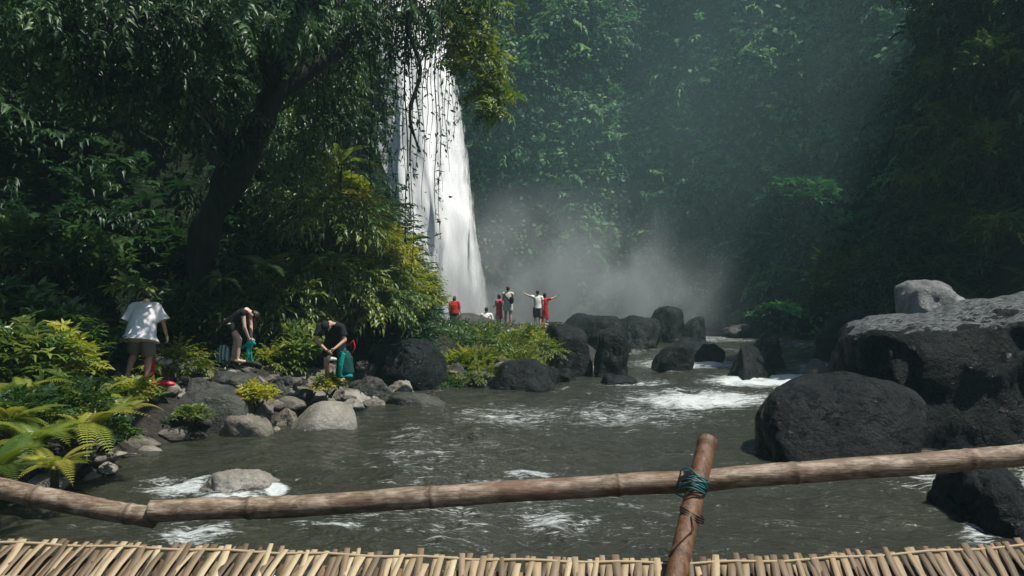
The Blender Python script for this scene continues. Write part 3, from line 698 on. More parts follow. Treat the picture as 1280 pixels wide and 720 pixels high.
def fern(px, py, Y, R, n, label, seed, mat='leaf_fern', group=None, rb=.55, z=None):
    rg = np.random.default_rng(seed+500); p = P(px, py, Y)
    if z is not None: p.z = z
    root = empty('fern', p)
    a = np.linspace(0, 2*np.pi, n, endpoint=False)+rg.random(n)*.5
    el = rg.uniform(.25, .9, n)
    fw = np.stack([np.cos(a)*np.cos(el), np.sin(a)*np.cos(el), np.sin(el)], 1)
    B = scatter(FROND, np.zeros((n, 3)), basis(fw, np.tile((0, 0, 1.0), (n, 1))), R*rg.uniform(.75, 1.1, n), np.clip(rb+.25*rg.normal(size=n), 0, 1), rg)
    B.build('fronds', M[mat], root); S = Bag(); S.tube([(0, 0, -.25), (0, 0, .03)], [.05, .035], 8); S.build('crown_stem', M['stem'], root)
    return tag(root, label, 'fern', group)

# ferns of the near left bank
fern(45, 560, 8.6, .75, 15, 'bright fern with drooping fronds over the water at the far left', 1)
fern(105, 545, 9.6, .85, 15, 'yellow green fern leaning over the water, largest of the left bank', 2, rb=.75)
fern(152, 515, 10.8, .65, 12, 'pale fern beside the grey brown rock at the water edge', 3, rb=.6)
fern(30, 500, 9.8, .80, 14, 'green fern at the left edge above the drooping ones', 4, rb=.4)
fern(68, 590, 8.2, .55, 11, 'low yellow fern nearest to the bamboo rail on the left bank', 5, rb=.85)
fern(-5, 600, 7.4, .75, 12, 'shaded fern cut by the left edge just above the rail', 6, rb=.15)
fern(10, 530, 8.8, .70, 12, 'tall soft fern behind the shaded one at the left edge', 7, rb=.45)
fern(120, 500, 11.2, .6, 11, 'small fern next to the dark rounded rock', 8, rb=.7)
fern(330, 340, 16.0, .9, 13, 'arching dark fern high on the slope above the bending woman', 9, 'leaf_mid', rb=.5)
fern(275, 355, 15.8, .7, 11, 'dark fern on the slope left of the high arching one', 10, 'leaf_mid', rb=.4)
fern(415, 335, 17.5, .8, 12, 'fern on the slope under the yellow leaved bush', 12, 'leaf_mid', rb=.7)
# leafy plants, near left bank
T_ = [('leaf_mid', WHORL), ('leaf_mid', BROAD), ('leaf_yellow', WHORL), ('leaf_yellow', SPRAY), ('leaf_mid', SPRAYD), ('leaf_cliff', WHORL)]
def sh(px, py, Y, rx, rz, n, k, ls, label, seed, rb=.5, name='leafy_shrub', back=None, ry=None):
    m, tp = T_[k]; p = P(px, py, Y)
    return shrub(name, p, rx, ry or rx*.8, rz, n, m, tp, ls, label, 'bush', None, seed, rb)
sh(25, 470, 10.6, .8, .7, 200, 0, .22, 'leafy bush at the left edge above the green fern', 21, .6)
sh(75, 470, 11.2, .7, .6, 190, 2, .2, 'yellowing bush with pale leaves above the large fern', 22, .75)
sh(60, 445, 12.2, .9, .8, 230, 0, .24, 'broad green bush left of the person in white', 23, .5)
sh(92, 440, 13.6, .6, .7, 160, 1, .22, 'big leaved bush beside the hip of the person in white', 24, .5)
sh(15, 430, 12.4, .9, .9, 220, 1, .26, 'dark big leaved bush at the left edge above the others', 25, .3)
sh(85, 520, 10.0, .6, .45, 170, 0, .17, 'low bush between the large fern and the rounded rock', 26, .5)
sh(130, 550, 9.9, .45, .28, 110, 0, .13, 'straggly plant trailing into the water beside the ferns', 27, .45)
sh(20, 545, 9.2, .6, .5, 150, 0, .17, 'leafy clump behind the drooping fern at the far left', 28, .5)
sh(165, 500, 11.7, .4, .35, 90, 2, .15, 'yellow green tuft just above the sloping dark slab', 29, .6)
sh(218, 465, 14.2, .5, .4, 120, 3, .28, 'low bush behind the white bag on the path', 30, .4)
sh(320, 500, 13.6, .42, .28, 120, 2, .14, 'bright yellow green plant growing on the dark slab', 31, .8)
sh(240, 525, 12.7, .36, .22, 80, 0, .13, 'small plant with pale leaves below the sloping slab', 32, .6)
sh(410, 488, 14.9, .35, .3, 90, 2, .15, 'small bright plant in front of the legs of the bending man', 33, .6)
sh(375, 448, 16.5, .6, .6, 140, 1, .2, 'pale broad leaved plant between the woman and the bending man', 34, .8)
sh(345, 462, 16.2, .5, .35, 120, 3, .26, 'low leafy plant right of the teal cloth', 35, .4)
sh(166, 364, 12.9, .26, .16, 16, 1, .24, 'big round leaves hanging by the head of the person in white', 36, .75)
sh(230, 420, 15.6, .8, .9, 190, 1, .26, 'dark broad leaved bush between the person in white and the woman', 37, .35)
sh(270, 455, 15.9, .5, .35, 120, 4, .3, 'low shaded bush behind the striped backpack', 38, .4)
sh(345, 415, 17.3, .9, 1.0, 240, 4, .42, 'dark bush right behind the bending woman', 39, .75)
sh(450, 400, 18.8, 1.0, 1.0, 260, 4, .42, 'drooping dark green bush behind the bending man', 40, .75)
sh(400, 300, 18.2, 1.2, 1.1, 330, 4, .45, 'drooping leaf bush midway up the slope below the trunk', 41, .75)
sh(300, 400, 16.8, .8, .8, 170, 1, .26, 'broad leaved bush over the back of the bending woman', 42, .4)
sh(418, 290, 20.0, 1.0, .9, 330, 3, .40, 'yellow leaved bush on the slope left of the falls', 43, .8)
sh(462, 335, 22.0, 1.2, 1.1, 440, 3, .40, 'bright feathery bush hanging toward the waterfall', 44, .7)
sh(505, 385, 22.6, .95, 1.05, 430, 3, .38, 'olive green bush at the right tip of the slope above the dome boulder', 45, .45)
sh(470, 380, 21.0, 1.1, 1.1, 340, 4, .38, 'dense green bush left of the olive one', 46, .75)
sh(385, 375, 18.4, 1.1, 1.0, 280, 4, .42, 'leafy bush above the pale broad leaved plant', 47, .75)
sh(420, 250, 21.5, .9, .7, 260, 2, .26, 'rounded bush at the slope crest beside the falls', 48, .5)
sh(200, 330, 16.8, 1.1, 1.0, 240, 1, .28, 'shadowy broad leaved bush high behind the person in white', 49, .25)
sh(100, 350, 14.8, 1.0, .9, 240, 1, .26, 'shadowy bush on the dark slope at the left', 50, .35)
sh(20, 340, 13.6, 1.0, .9, 240, 1, .26, 'shadowy bush at the left edge of the dark slope', 51, .35)
# mound plants
for i, (px, py, Yd, rx, rz, k, ls, rb, lab) in enumerate([
    (575, 452, 21.5, 1.0, .5, 2, .22, .5, 'pale leafy bush on the left side of the midstream mound'),
    (620, 432, 24, 1.1, .55, 3, .30, .6, 'grassy bush on top of the midstream mound'),
    (655, 425, 25, .9, .6, 2, .22, .6, 'big leaved plant below the man with spread arms'),
    (600, 470, 20.3, .9, .45, 3, .22, .45, 'fine leaved bush at the waterline of the mound'),
    (645, 455, 21.6, .8, .5, 3, .22, .5, 'ragged bush behind the low dark boulder'),
    (560, 432, 24.5, .9, .5, 2, .22, .7, 'yellow green plant left of the grey humped rock'),
    (590, 415, 27, 1.0, .4, 4, .35, .5, 'dark leafy plant on the humped rock'),
    (560, 478, 19.6, .5, .3, 0, .15, .4, 'small dark plant beside the domed boulder'),
    (682, 440, 22.5, .5, .6, 3, .2, .4, 'thin plant against the tall black boulder')]):
    m, tp = T_[k]; shrub('leafy_shrub', P(px, py+4, Yd), rx, rx*1.1, rz*.72, 190, m, tp, ls, lab, 'bush', None, 80+i, rb)
for i, (px, py, Yd) in enumerate([(600, 455, 21), (632, 440, 23), (655, 468, 20.6), (580, 440, 23), (612, 425, 26), (668, 425, 26)]):
    shrub('grass_tuft', P(px, py+6, Yd), .5, .5, .35, 60, 'leaf_yellow', NARROW, .4, 'spiky grass tuft growing on the midstream mound', 'grass tuft', 'grass tufts on the midstream mound', 130+i, .5, stems=2)
for i, (px, py, Yd, rx, rz, n) in enumerate([(1195, 20, 22.0, .8, .8, 90), (1190, 95, 21.8, .7, .8, 80), (1178, 165, 21.6, .7, .7, 80), (1160, 230, 21.5, .7, .6, 70), (1235, 200, 20, .8, 1.0, 70), (1250, 90, 19.5, .9, 1.0, 70), (1190, 290, 21.5, .9, .7, 90), (1250, 300, 19.5, .8, .7, 80)]):
    shrub('hanging_bush', P(px, py, Yd), rx, rx*.8, rz, n, 'leaf_mid', SPRAYD+WHORL, .34, ['topmost', 'second from top', 'third from top', 'fourth from top', 'inner middle', 'inner upper', 'lowest', 'inner lowest'][i]+' leafy clump hanging on the dark rock wall at the right edge', 'bush', 'leafy clumps on the right rock wall', 160+i, .45)
# right bank greenery
sh(1040, 385, 30, 1.0, .8, 160, 0, .3, 'dark bush growing on the mossy rock pile at right', 60, .3)
sh(1000, 260, 44, 2.3, 1.6, 420, 5, .45, 'rounded bush standing out from the far right gorge wall', 61, .08)
sh(975, 398, 42, 1.6, .8, 260, 5, .4, 'low bush at the far shore below the right gorge wall', 62, .1)
sh(1075, 360, 33, 2.0, 1.4, 380, 3, .4, 'dark bush at the foot of the near right cliff', 63, .1)

# large leaning tree with canopy
root = empty('jungle_tree', (-5.9, 15.6, 2.2)); o0 = Vector(root.location)
path = [P(232, 400, 16.0), P(262, 290, 15.6), P(300, 200, 15.2), P(345, 100, 14.8), P(385, 0, 14.6), P(410, -110, 14.6), P(420, -240, 14.8)]
B = Bag(); pts = []
for i in range(len(path)-1):
    for k in range(6): pts.append(path[i].lerp(path[i+1], k/6))
pts.append(path[-1]); rad = [.31-.004*i+.04*math.sin(i*1.3) for i in range(len(pts))]
V, Q, T = tube_np(pts, rad, 20)
V = V+np.stack([fbm(V*1.5, 4, 4)*.14, fbm(V*1.5, 6, 4)*.1, V[:, 0]*0], 1); B.add(V-np.array(o0), Q, T); B.build('trunk', M['bark'], root, True)
limbs = [[P(330, 130, 14.9), P(420, 60, 15.5), P(500, 20, 17), P(560, 10, 18.5), P(600, 20, 19)],
         [P(385, 0, 14.6), P(450, -60, 16), P(530, -70, 18), P(600, -40, 19.5)],
         [P(345, 100, 14.8), P(300, 40, 13.6), P(210, 20, 12.6), P(120, 30, 12), P(30, 40, 11.6)],
         [P(300, 200, 15.2), P(240, 120, 14), P(170, 90, 13), P(110, 95, 12.4)],
         [P(385, 0, 14.6), P(340, -60, 13.4), P(240, -80, 12.5), P(100, -70, 12)],
         [P(400, -60, 14.6), P(470, -110, 17), P(560, -130, 20), P(610, -110, 21)],
         [P(410, -110, 14.6), P(440, -160, 12), P(400, -180, 10)]]
for L in limbs:
    b = Bag(); pp = []
    for i in range(len(L)-1):
        for k in range(4): pp.append(L[i].lerp(L[i+1], k/4)+Vector((random.uniform(-.06, .06), random.uniform(-.06, .06), random.uniform(-.06, .06))))
    pp.append(L[-1]); V, Q, T = tube_np(pp, np.linspace(.19, .03, len(pp)), 8); b.add(V-np.array(o0), Q, T); b.build('limb', M['bark'], root, True)
def crown_pts(blobs, rg):
    P_ = []; D_ = []
    for (px, py, Yd, rx, rz, n) in blobs:
        c = P(px, py, Yd); d = rand_dirs(n, rg); r = rg.random(n)**.45
        lump = 1+.35*fbm(d*2+px, 3, 2)
        q = d*(r*lump)[:, None]*np.array((rx, rx*1.0, rz))+np.array(c); P_.append(q); D_.append(d)
    return np.vstack(P_), np.vstack(D_)
def crown(blobs, mat, temps, ls, rb, name, parent, o0, seed, hang=.3):
    rg = np.random.default_rng(seed); q, d = crown_pts(blobs, rg); n = len(q)
    fw = d*np.array((1, 1, .35))+rand_dirs(n, rg)*.5-np.array((0, 0, hang)); up = np.tile((0, 0, 1.0), (n, 1))+rand_dirs(n, rg)*.25
    rn = np.clip(rb+.35*fbm(q*.9, seed, 2)+rg.normal(size=n)*.14, 0, 1)
    B = scatter(temps, q-np.array(o0), basis(fw, up), ls*(.65+.7*rg.random(n)), rn, rg)
    return B.build(name, M[mat], parent)
crown([(40, 20, 11.6, 1.3, .55, 163), (140, 30, 12, 1.2, .5, 163), (230, 20, 12.8, 1.3, .5, 176), (90, 90, 12.4, .9, .3, 81), (180, 92, 13, .9, .3, 102), (245, 100, 13.6, .8, .35, 102),
       (270, 150, 14.2, .7, .5, 74), (330, 20, 13.6, 1.1, .5, 136), (120, -60, 12, 2, .8, 136), (260, -70, 12.5, 2, .8, 88), (20, -60, 11.8, 1.6, .8, 108)], 'leaf_dark', SPRAY+SPRAYD, .42, .5, 'crown', root, o0, 3)
crown([(412, 30, 15.8, 1.1, .7, 156), (500, 15, 17, 1.2, .7, 170), (400, 120, 16.2, .8, .9, 115), (560, -10, 18.5, 1.3, .9, 176), (430, -50, 16, 1.3, .7, 61), (540, -60, 18.5, 1.6, .8, 81), (360, 190, 16.4, .6, .6, 40)], 'leaf_dark', SPRAY+SPRAYD, .40, .6, 'crown', root, o0, 4)
crown([(590, 50, 19, 1.0, 1.1, 176), (605, 120, 19.2, .65, .8, 102), (560, 60, 18.6, .7, .8, 74), (618, 90, 19.4, .5, .7, 61), (600, -20, 19.4, 1.0, .9, 108)], 'leaf_yellow', SPRAY+WHORL, .28, .35, 'crown', root, o0, 5)
tag(root, 'huge dark leaning tree whose leafy branches overhang the falls', 'tree')
# extra slender tree behind with light foliage above the slope
root = empty('slender_tree', tuple(P(430, 310, 21.5))); o0 = Vector(root.location)
B = Bag(); V, Q, T = tube_np([P(430, 320, 21.5), P(424, 200, 21.2), P(416, 90, 20.8), P(425, -20, 20.6)], [.12, .1, .08, .05], 8); B.add(V-np.array(o0), Q, T); B.build('trunk', M['bark'], root, True)
crown([(360, 170, 19.0, .9, 1.1, 129), (385, 215, 20.0, .6, .7, 61), (398, 110, 20.5, .7, 1.1, 88), (400, 60, 20, 1.1, 1.2, 115), (350, 230, 18.2, .8, .7, 88)], 'leaf_mid', SPRAYD, .42, .65, 'crown', root, o0, 6)
tag(root, 'slender tree with drooping pale green leaves left of the falls', 'tree')
# banana-like plant
root = empty('banana_plant', tuple(P(425, 205, 19.6))); B = Bag()
for k, (a, e, L) in enumerate([(.1, .35, 1.0), (.6, .75, 1.1), (-.35, -.1, .9), (2.6, .5, .9), (1.5, .9, .9), (-.8, .3, 1.0)]):
    V, T = leaf_t(L, .26, .5*L, .05); f = np.array([[math.cos(a)*math.cos(e), -.5*math.sin(a)-.2, math.sin(e)]])
    R = basis(f, np.array([[0, 0, 1.0]]))[0]; B.add(V@R.T, None, T, rnd=.8)
B.build('leaf_crown', M['leaf_mid'], root); S = Bag(); S.tube([(-.05, .1, -1.6), (0, 0, 0)], [.09, .05], 8); S.build('stem', M['stem'], root)
tag(root, 'small banana like plant with long blades beside the tree trunk', 'plant')

# hanging vines
vr = random.Random(12)
vines = [(463, 20, 232, .022), (467, 60, 150, .012), (479, 40, 185, .010), (485, 60, 215, .012), (494, 50, 130, .02), (497, 60, 165, .012), (507, 30, 305, .022), (511, 20, 275, .02), (517, 40, 190, .045), (520, 110, 160, .02),
         (527, 60, 145, .01), (533, 60, 178, .012), (541, 80, 200, .01), (545, 60, 275, .018), (552, 90, 240, .01), (556, 80, 190, .012), (566, 90, 175, .01), (404, 10, 215, .014), (396, 60, 170, .02), (378, 170, 250, .01), (380, 190, 235, .01), (472, 30, 120, .01), (502, 40, 120, .01), (570, 60, 150, .012), (487, 20, 110, .02), (538, 40, 120, .02), (474, 60, 205, .014), (490, 80, 240, .012), (503, 60, 250, .012), (514, 80, 340, .013), (523, 60, 215, .014), (530, 90, 262, .012), (549, 70, 300, .012), (560, 70, 215, .012), (410, 90, 240, .012), (425, 60, 190, .012), (440, 60, 230, .012), (452, 40, 180, .014)]
for i, (px, y0, y1, r) in enumerate(vines):
    Yd = vr.uniform(16.6, 18.4) if px > 450 else vr.uniform(15.4, 16.2); a = P(px, y0-60, Yd); b = P(px+vr.uniform(-3, 3), y1, Yd)
    root = empty('hanging_vine', a); n = 14; pts = [a.lerp(b, k/n)-a+Vector((.03*math.sin(k*.9+i)+(.10*math.sin(k*.8+2) if r > .04 else 0), .03*math.cos(k*.7+i), 0)) for k in range(n+1)]
    B = Bag(); B.tube(pts, [r*(1-.5*k/n)*(1+.8*(r > .04)*math.sin(k*1.7)**2) for k in range(n+1)], 6); B.build('stem', M['bark'], root, True)
    m = int((b-a).length*vr.uniform(4, 9)); rg = np.random.default_rng(i); tt = rg.random(m)
    q = np.array([tuple(pts[0].lerp(pts[-1], t)) for t in tt])+rg.normal(size=(m, 3))*.05
    fw = rand_dirs(m, rg)+np.array((0, 0, -.8)); Bq = scatter([leaf_t(1, .35, .2)], q, basis(fw, rand_dirs(m, rg)), .09+.08*rg.random(m), None, rg); Bq.build('leaves', M['leaf_dark'], root)
    lab = {511: 'long straight aerial root hanging lowest in front of the falls', 517: 'thick twisted dark root dangling before the falls', 545: 'long thin vine hanging before the right side of the falls', 463: 'dark straight vine along the left edge of the falls'}.get(px, 'thin dark hanging vine dangling from the overhanging branches')
    tag(root, lab, 'vine', 'vines hanging in front of the waterfall')

# ------------------------------------------------------------------ bamboo bridge
bridge = empty('bamboo_bridge', (0, 2.0, 1.4)); o0 = Vector(bridge.location)
def bamboo_tube(path, r, nodes, name, mat, seg=24, hollow=False):
    pts = [Vector(p) for p in path]; L = [0]
    for i in range(1, len(pts)): L.append(L[-1]+(pts[i]-pts[i-1]).length)
    N = int(L[-1]/.006); V = []; q = []; rad = []; nd = []
    for k in range(N+1):
        s = L[-1]*k/N; i = max(j for j in range(len(L)) if L[j] <= s+1e-9); i = min(i, len(pts)-2)
        t = (s-L[i])/(L[i+1]-L[i]); p = pts[i].lerp(pts[i+1], t)
        dn = min([abs(s-L[-1]*x) for x in nodes] or [9]); rad.append(r*(1+.055*math.exp(-(dn/.010)**2)-.04*math.exp(-((dn-.022)/.01)**2))); q.append(p); nd.append(.9*math.exp(-(dn/.005)**2))
    for _ in range(4):
        q = [q[0]]+[(q[j-1]+q[j]*2+q[j+1])/4 for j in range(1, len(q)-1)]+[q[-1]]
    V, Q, T = tube_np(q, rad, seg, cap=not hollow); nn = np.repeat(nd, seg)
    V = V+np.stack([V[:, 0]*0, fbm(V*7, 3, 3)*.0015, fbm(V*5, 2, 3)*.003], 1) if not hollow else V
    if not hollow: nn = np.append(nn, [0, 0])
    B = Bag(); B.add(V, Q, T, node=nn)
    if hollow:
        q2 = q[-30:]; V2, Q2, _ = tube_np(q2, r*.72, seg, cap=False); B.add(V2, Q2[:, ::-1], None, node=.5)
        top = np.arange(seg); V3 = np.vstack([V[-seg:], V2[-seg:]]); Q3 = np.stack([top, (top+1) % seg, seg+(top+1) % seg, seg+top], 1); B.add(V3, Q3, None, node=.1)
        B.add(np.vstack([V2[:seg], [V2[:seg].mean(0)]]), None, [(seg, k, (k+1) % seg) for k in range(seg)], node=1)
    V = np.vstack(B.V)
    ob = B.build(name, M[mat], None, True); ob.data.transform(Matrix.Translation(-o0)); ob.parent = bridge
    return ob
YR = 2.59
bamboo_tube([P(-1100, 480, YR+.1), P(-90, 592, YR+.05), P(0, 611, YR+.03), P(90, 629, YR+.02), P(160, 642, YR), P(194, 648, YR-.01)],   .0355, [.10, .24, .38, .52, .66, .782, .885, .975], 'rail', 'bamboo')
bamboo_tube([P(188, 640, YR-.02), P(300, 635, YR), P(430, 629, YR), P(560, 620, YR), P(680, 612, YR), P(780, 606, YR), P(880, 600, YR), P(1000, 591, YR), P(1150, 580, YR), P(1280, 569, YR), P(1390, 560, YR), P(2300, 500, YR)],   .0370, [.057, .165, .275, .38, .483, .59, .70, .82, .93], 'rail', 'bamboo')
bamboo_tube([P(834, 768, 2.17), P(845, 720, 2.25), P(865, 632, 2.42), P(885, 549, 2.58)], .0315, [.30, .965], 'post', 'bamboo_post', hollow=True)
# lashing
B = Bag()
pc = P(868, 607, 2.2); ax = (P(885, 549, 2.58)-P(845, 720, 2.25)).normalized(); sd = ax.cross(Vector((0, 1, 0))).normalized()
cen = P(867, 606, 2.52)
cen.y = 2.545
def loop(off, tl, R1=.039, R2=.116):
    pts = []
    for j in range(37):
        a = 2*math.pi*j/36; ca = math.cos(a); sa = math.sin(a)
        pts.append(cen+sd*(-math.copysign(abs(ca)**.6, ca)*R1)+Vector((0, 1, -.35))*(math.copysign(abs(sa)**.75, sa)*R2)+ax*(off+tl*ca)-o0)
    return pts
for k in range(7): B.tube(loop(-.042+.0085*k, random.Random(k).uniform(-.008, .008)), .0026, 6)
for k in range(2): B.tube(loop(-.01+.012*k, .03-.03*(k % 2)*2, .042, .120), .0026, 6)
B.build('rope_lashing', M['rope'], bridge, True)
B = Bag()
for k in range(3):
    pts = [cen+sd*(.040*math.cos(a))+ax*(-.085-.008*k)+Vector((0, -.085+.040*math.sin(a), 0))-o0 for a in np.linspace(0, 2*math.pi, 20)]; B.tube(pts, .003, 5)
B.tube([P(864, 645, 2.355)-o0, P(867, 662, 2.32)-o0, P(846, 682, 2.285)-o0, P(836, 696, 2.27)-o0], .0022, 5)
B.build('dark_twine', M['rope_dark'], bridge, True)
# woven deck edge
sd_ = Vector((.11, 1, .58)).normalized(); ey = lambda px: float(np.interp(px, [-150, 0, 330, 640, 850, 1000, 1280, 1450], [668, 680, 692, 702, 706, 702, 684, 676])); YE = 2.34
def edge(px): return P(px, ey(px), YE)
ST = Bag(); px = -1000; i = 0; rs = random.Random(3)
while px < 2300:
    w = rs.uniform(.015, .026); e = edge(px); over = rs.uniform(.008, .032) if rs.random() < .8 else rs.uniform(-.02, .02)
    dr = (sd_+Vector((rs.uniform(-.07, .07)+(.08 if i % 2 else -.05)+(-.10 if px > 980 else .06 if px < 420 else 0), 0, rs.uniform(-.03, .03)))).normalized()
    side = dr.cross(Vector((0, 0, 1))).normalized(); nrm = side.cross(dr).normalized()
    tap = rs.uniform(.6, 1.0); n = 14; V = []; th = .0022
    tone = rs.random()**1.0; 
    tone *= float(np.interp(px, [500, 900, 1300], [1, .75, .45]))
    for k in range(n+1):
        s = over-(.62+over)*k/n; wave = .0045*math.sin(s*26+(i % 2)*math.pi)+rs.uniform(-.001, .001)+.0035*(i % 3)
        c = e+dr*s+nrm*wave-o0
        ww = w*(tap if k == 0 else 1)*rs.uniform(.94, 1.04)
        for (a, b) in ((-1, 1), (1, 1), (1, -1), (-1, -1)): V.append(c+side*(a*ww/2)+nrm*(b*th/2))
    Q = []
    for k in range(n):
        for j in range(4): Q.append((4*k+j, 4*k+(j+1) % 4, 4*k+4+(j+1) % 4, 4*k+4+j))
    Q += [(3, 2, 1, 0), (4*n, 4*n+1, 4*n+2, 4*n+3)]
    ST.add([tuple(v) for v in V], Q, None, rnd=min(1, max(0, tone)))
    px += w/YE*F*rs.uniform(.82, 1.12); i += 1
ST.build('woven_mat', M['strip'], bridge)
# under-layer of darker broken strips and canes
UN = Bag()
for px in np.arange(-1000, 2300, 8.5):
    e = edge(px)-Vector((0, 0, .016)); dr = (sd_+Vector((rs.uniform(-.5, .5), 0, 0))).normalized(); side = dr.cross(Vector((0, 0, 1))).normalized()
    a = e-dr*.02-o0; b = e-dr*.6-o0; w = .014
    UN.add([tuple(a-side*w), tuple(a+side*w), tuple(b+side*w), tuple(b-side*w), tuple(a-side*w-Vector((0, 0, .003))), tuple(a+side*w-Vector((0, 0, .003))), tuple(b+side*w-Vector((0, 0, .003))), tuple(b-side*w-Vector((0, 0, .003)))],
           [(0, 1, 2, 3), (7, 6, 5, 4), (0, 4, 5, 1), (1, 5, 6, 2), (2, 6, 7, 3), (3, 7, 4, 0)], None, rnd=rs.random()*.45)
UN.build('under_weave', M['strip'], bridge)
for (dd, r, lo) in ((.0, .0050, .004), (-.12, .005, -.002), (-.30, .006, -.006), (-.46, .006, -.008)):
    B = Bag(); pts = [edge(px)+sd_*dd+Vector((0, 0, lo+.003*math.sin(px*.05+dd*9)))-o0 for px in range(-1000, 2310, 30)]; B.tube(pts, r, 8, rnd=.65); B.build('edge_cane', M['strip'], bridge, True)
# walkway below the mat, towards and behind the viewer
B = Bag()
for k in range(26):
    y = 1.80-k*.13
    B.tube([(-4.5-0, y-o0.y, 1.2-o0.z), (4.5, y-o0.y, 1.2-o0.z)], .055, 10, rnd=rs.random()*.8, node=0)
B.build('deck_poles', M['bamboo'], bridge, True)
tag(bridge, 'bamboo footbridge with lashed rail and woven edge in the foreground', 'bridge')

# ------------------------------------------------------------------ people
class Blob:
    def __init__(s): s.bm = bmesh.new()
    def ell(s, c, r, R=None):
        m = Matrix.Translation(Vector(c)) @ ((R or Matrix()).to_4x4()) @ Matrix.Diagonal((*r, 1)) ; bmesh.ops.create_icosphere(s.bm, subdivisions=3, radius=1, matrix=m)
    def limb(s, a, b, ra, rb, n=8):
        a = Vector(a); b = Vector(b)
        for k in range(n+1):
            t = k/n; bmesh.ops.create_icosphere(s.bm, subdivisions=2, radius=ra+(rb-ra)*t, matrix=Matrix.Translation(a.lerp(b, t)))
        s.tubes([a, b], [ra, rb])
    def tubes(s, pts, rad):
        V, Q, T = tube_np(pts, rad, 14); vs = [s.bm.verts.new(v) for v in V]
        for f in list(Q)+list(T): s.bm.faces.new([vs[i] for i in f])
    def loft(s, rings, side=Vector((1, 0, 0)), seg=18):
        """rings: (centre, rx, ry); closed ends; cross-section spanned by side and axis x side"""
        vs = []; n = len(rings)
        for i, (c, rx, ry) in enumerate(rings):
            d = (Vector(rings[min(i+1, n-1)][0])-Vector(rings[max(i-1, 0)][0])).normalized(); sx = (side-d*side.dot(d)).normalized(); sy = d.cross(sx)
            vs.append([s.bm.verts.new(Vector(c)+sx*(rx*math.cos(2*math.pi*k/seg))+sy*(ry*math.sin(2*math.pi*k/seg))) for k in range(seg)])
        for i in range(n-1):
            for k in range(seg): s.bm.faces.new((vs[i][k], vs[i][(k+1) % seg], vs[i+1][(k+1) % seg], vs[i+1][k]))
        s.bm.faces.new(vs[0][::-1]); s.bm.faces.new(vs[-1])
    def build(s, name, mat, parent, vox=.012, smooth=2, wr=0, seed=0):
        me = bpy.data.meshes.new('tmp'); s.bm.normal_update(); s.bm.to_mesh(me); s.bm.free()
        o = bpy.data.objects.new('tmp', me); COL.objects.link(o)
        md = o.modifiers.new('r', 'REMESH'); md.mode = 'VOXEL'; md.voxel_size = vox; md.use_smooth_shade = True
        if smooth: sm = o.modifiers.new('s', 'SMOOTH'); sm.iterations = smooth; sm.factor = .5
        dg = bpy.context.evaluated_depsgraph_get(); m2 = bpy.data.meshes.new_from_object(o.evaluated_get(dg)); m2.name = name
        COL.objects.unlink(o); bpy.data.objects.remove(o)
        if wr:
            n = len(m2.vertices); co = np.empty(n*3, np.float32); no = np.empty(n*3, np.float32); m2.vertices.foreach_get('co', co); m2.vertices.foreach_get('normal', no)
            co = co.reshape(-1, 3); no = no.reshape(-1, 3); f = fbm(co*np.array((9, 9, 4.5)), seed, 3)
            co = co+no*(f*wr)[:, None]; m2.vertices.foreach_set('co', co.astype(np.float32).ravel()); m2.update()
        m2.materials.clear()
        return link(name, m2, mat, parent)
def joints(**kw):
    J = dict(pel=(0, 0, .95), che=(0, 0, 1.27), nec=(0, 0, 1.47), hea=(0, .015, 1.61), shL=(-.185, 0, 1.41), shR=(.185, 0, 1.41), elL=(-.245, -.02, 1.12), elR=(.245, -.02, 1.12), wrL=(-.25, .04, .87), wrR=(.25, .04, .87),
             hiL=(-.09, 0, .92), hiR=(.09, 0, .92), knL=(-.105, .02, .50), knR=(.105, .02, .50), anL=(-.115, -.02, .08), anR=(.115, -.02, .08), face=(0, 1, 0), toeL=(0, 1, 0), toeR=(0, 1, 0), side=(1, 0, 0))
    J.update(kw); return {k: Vector(v) for k, v in J.items()}
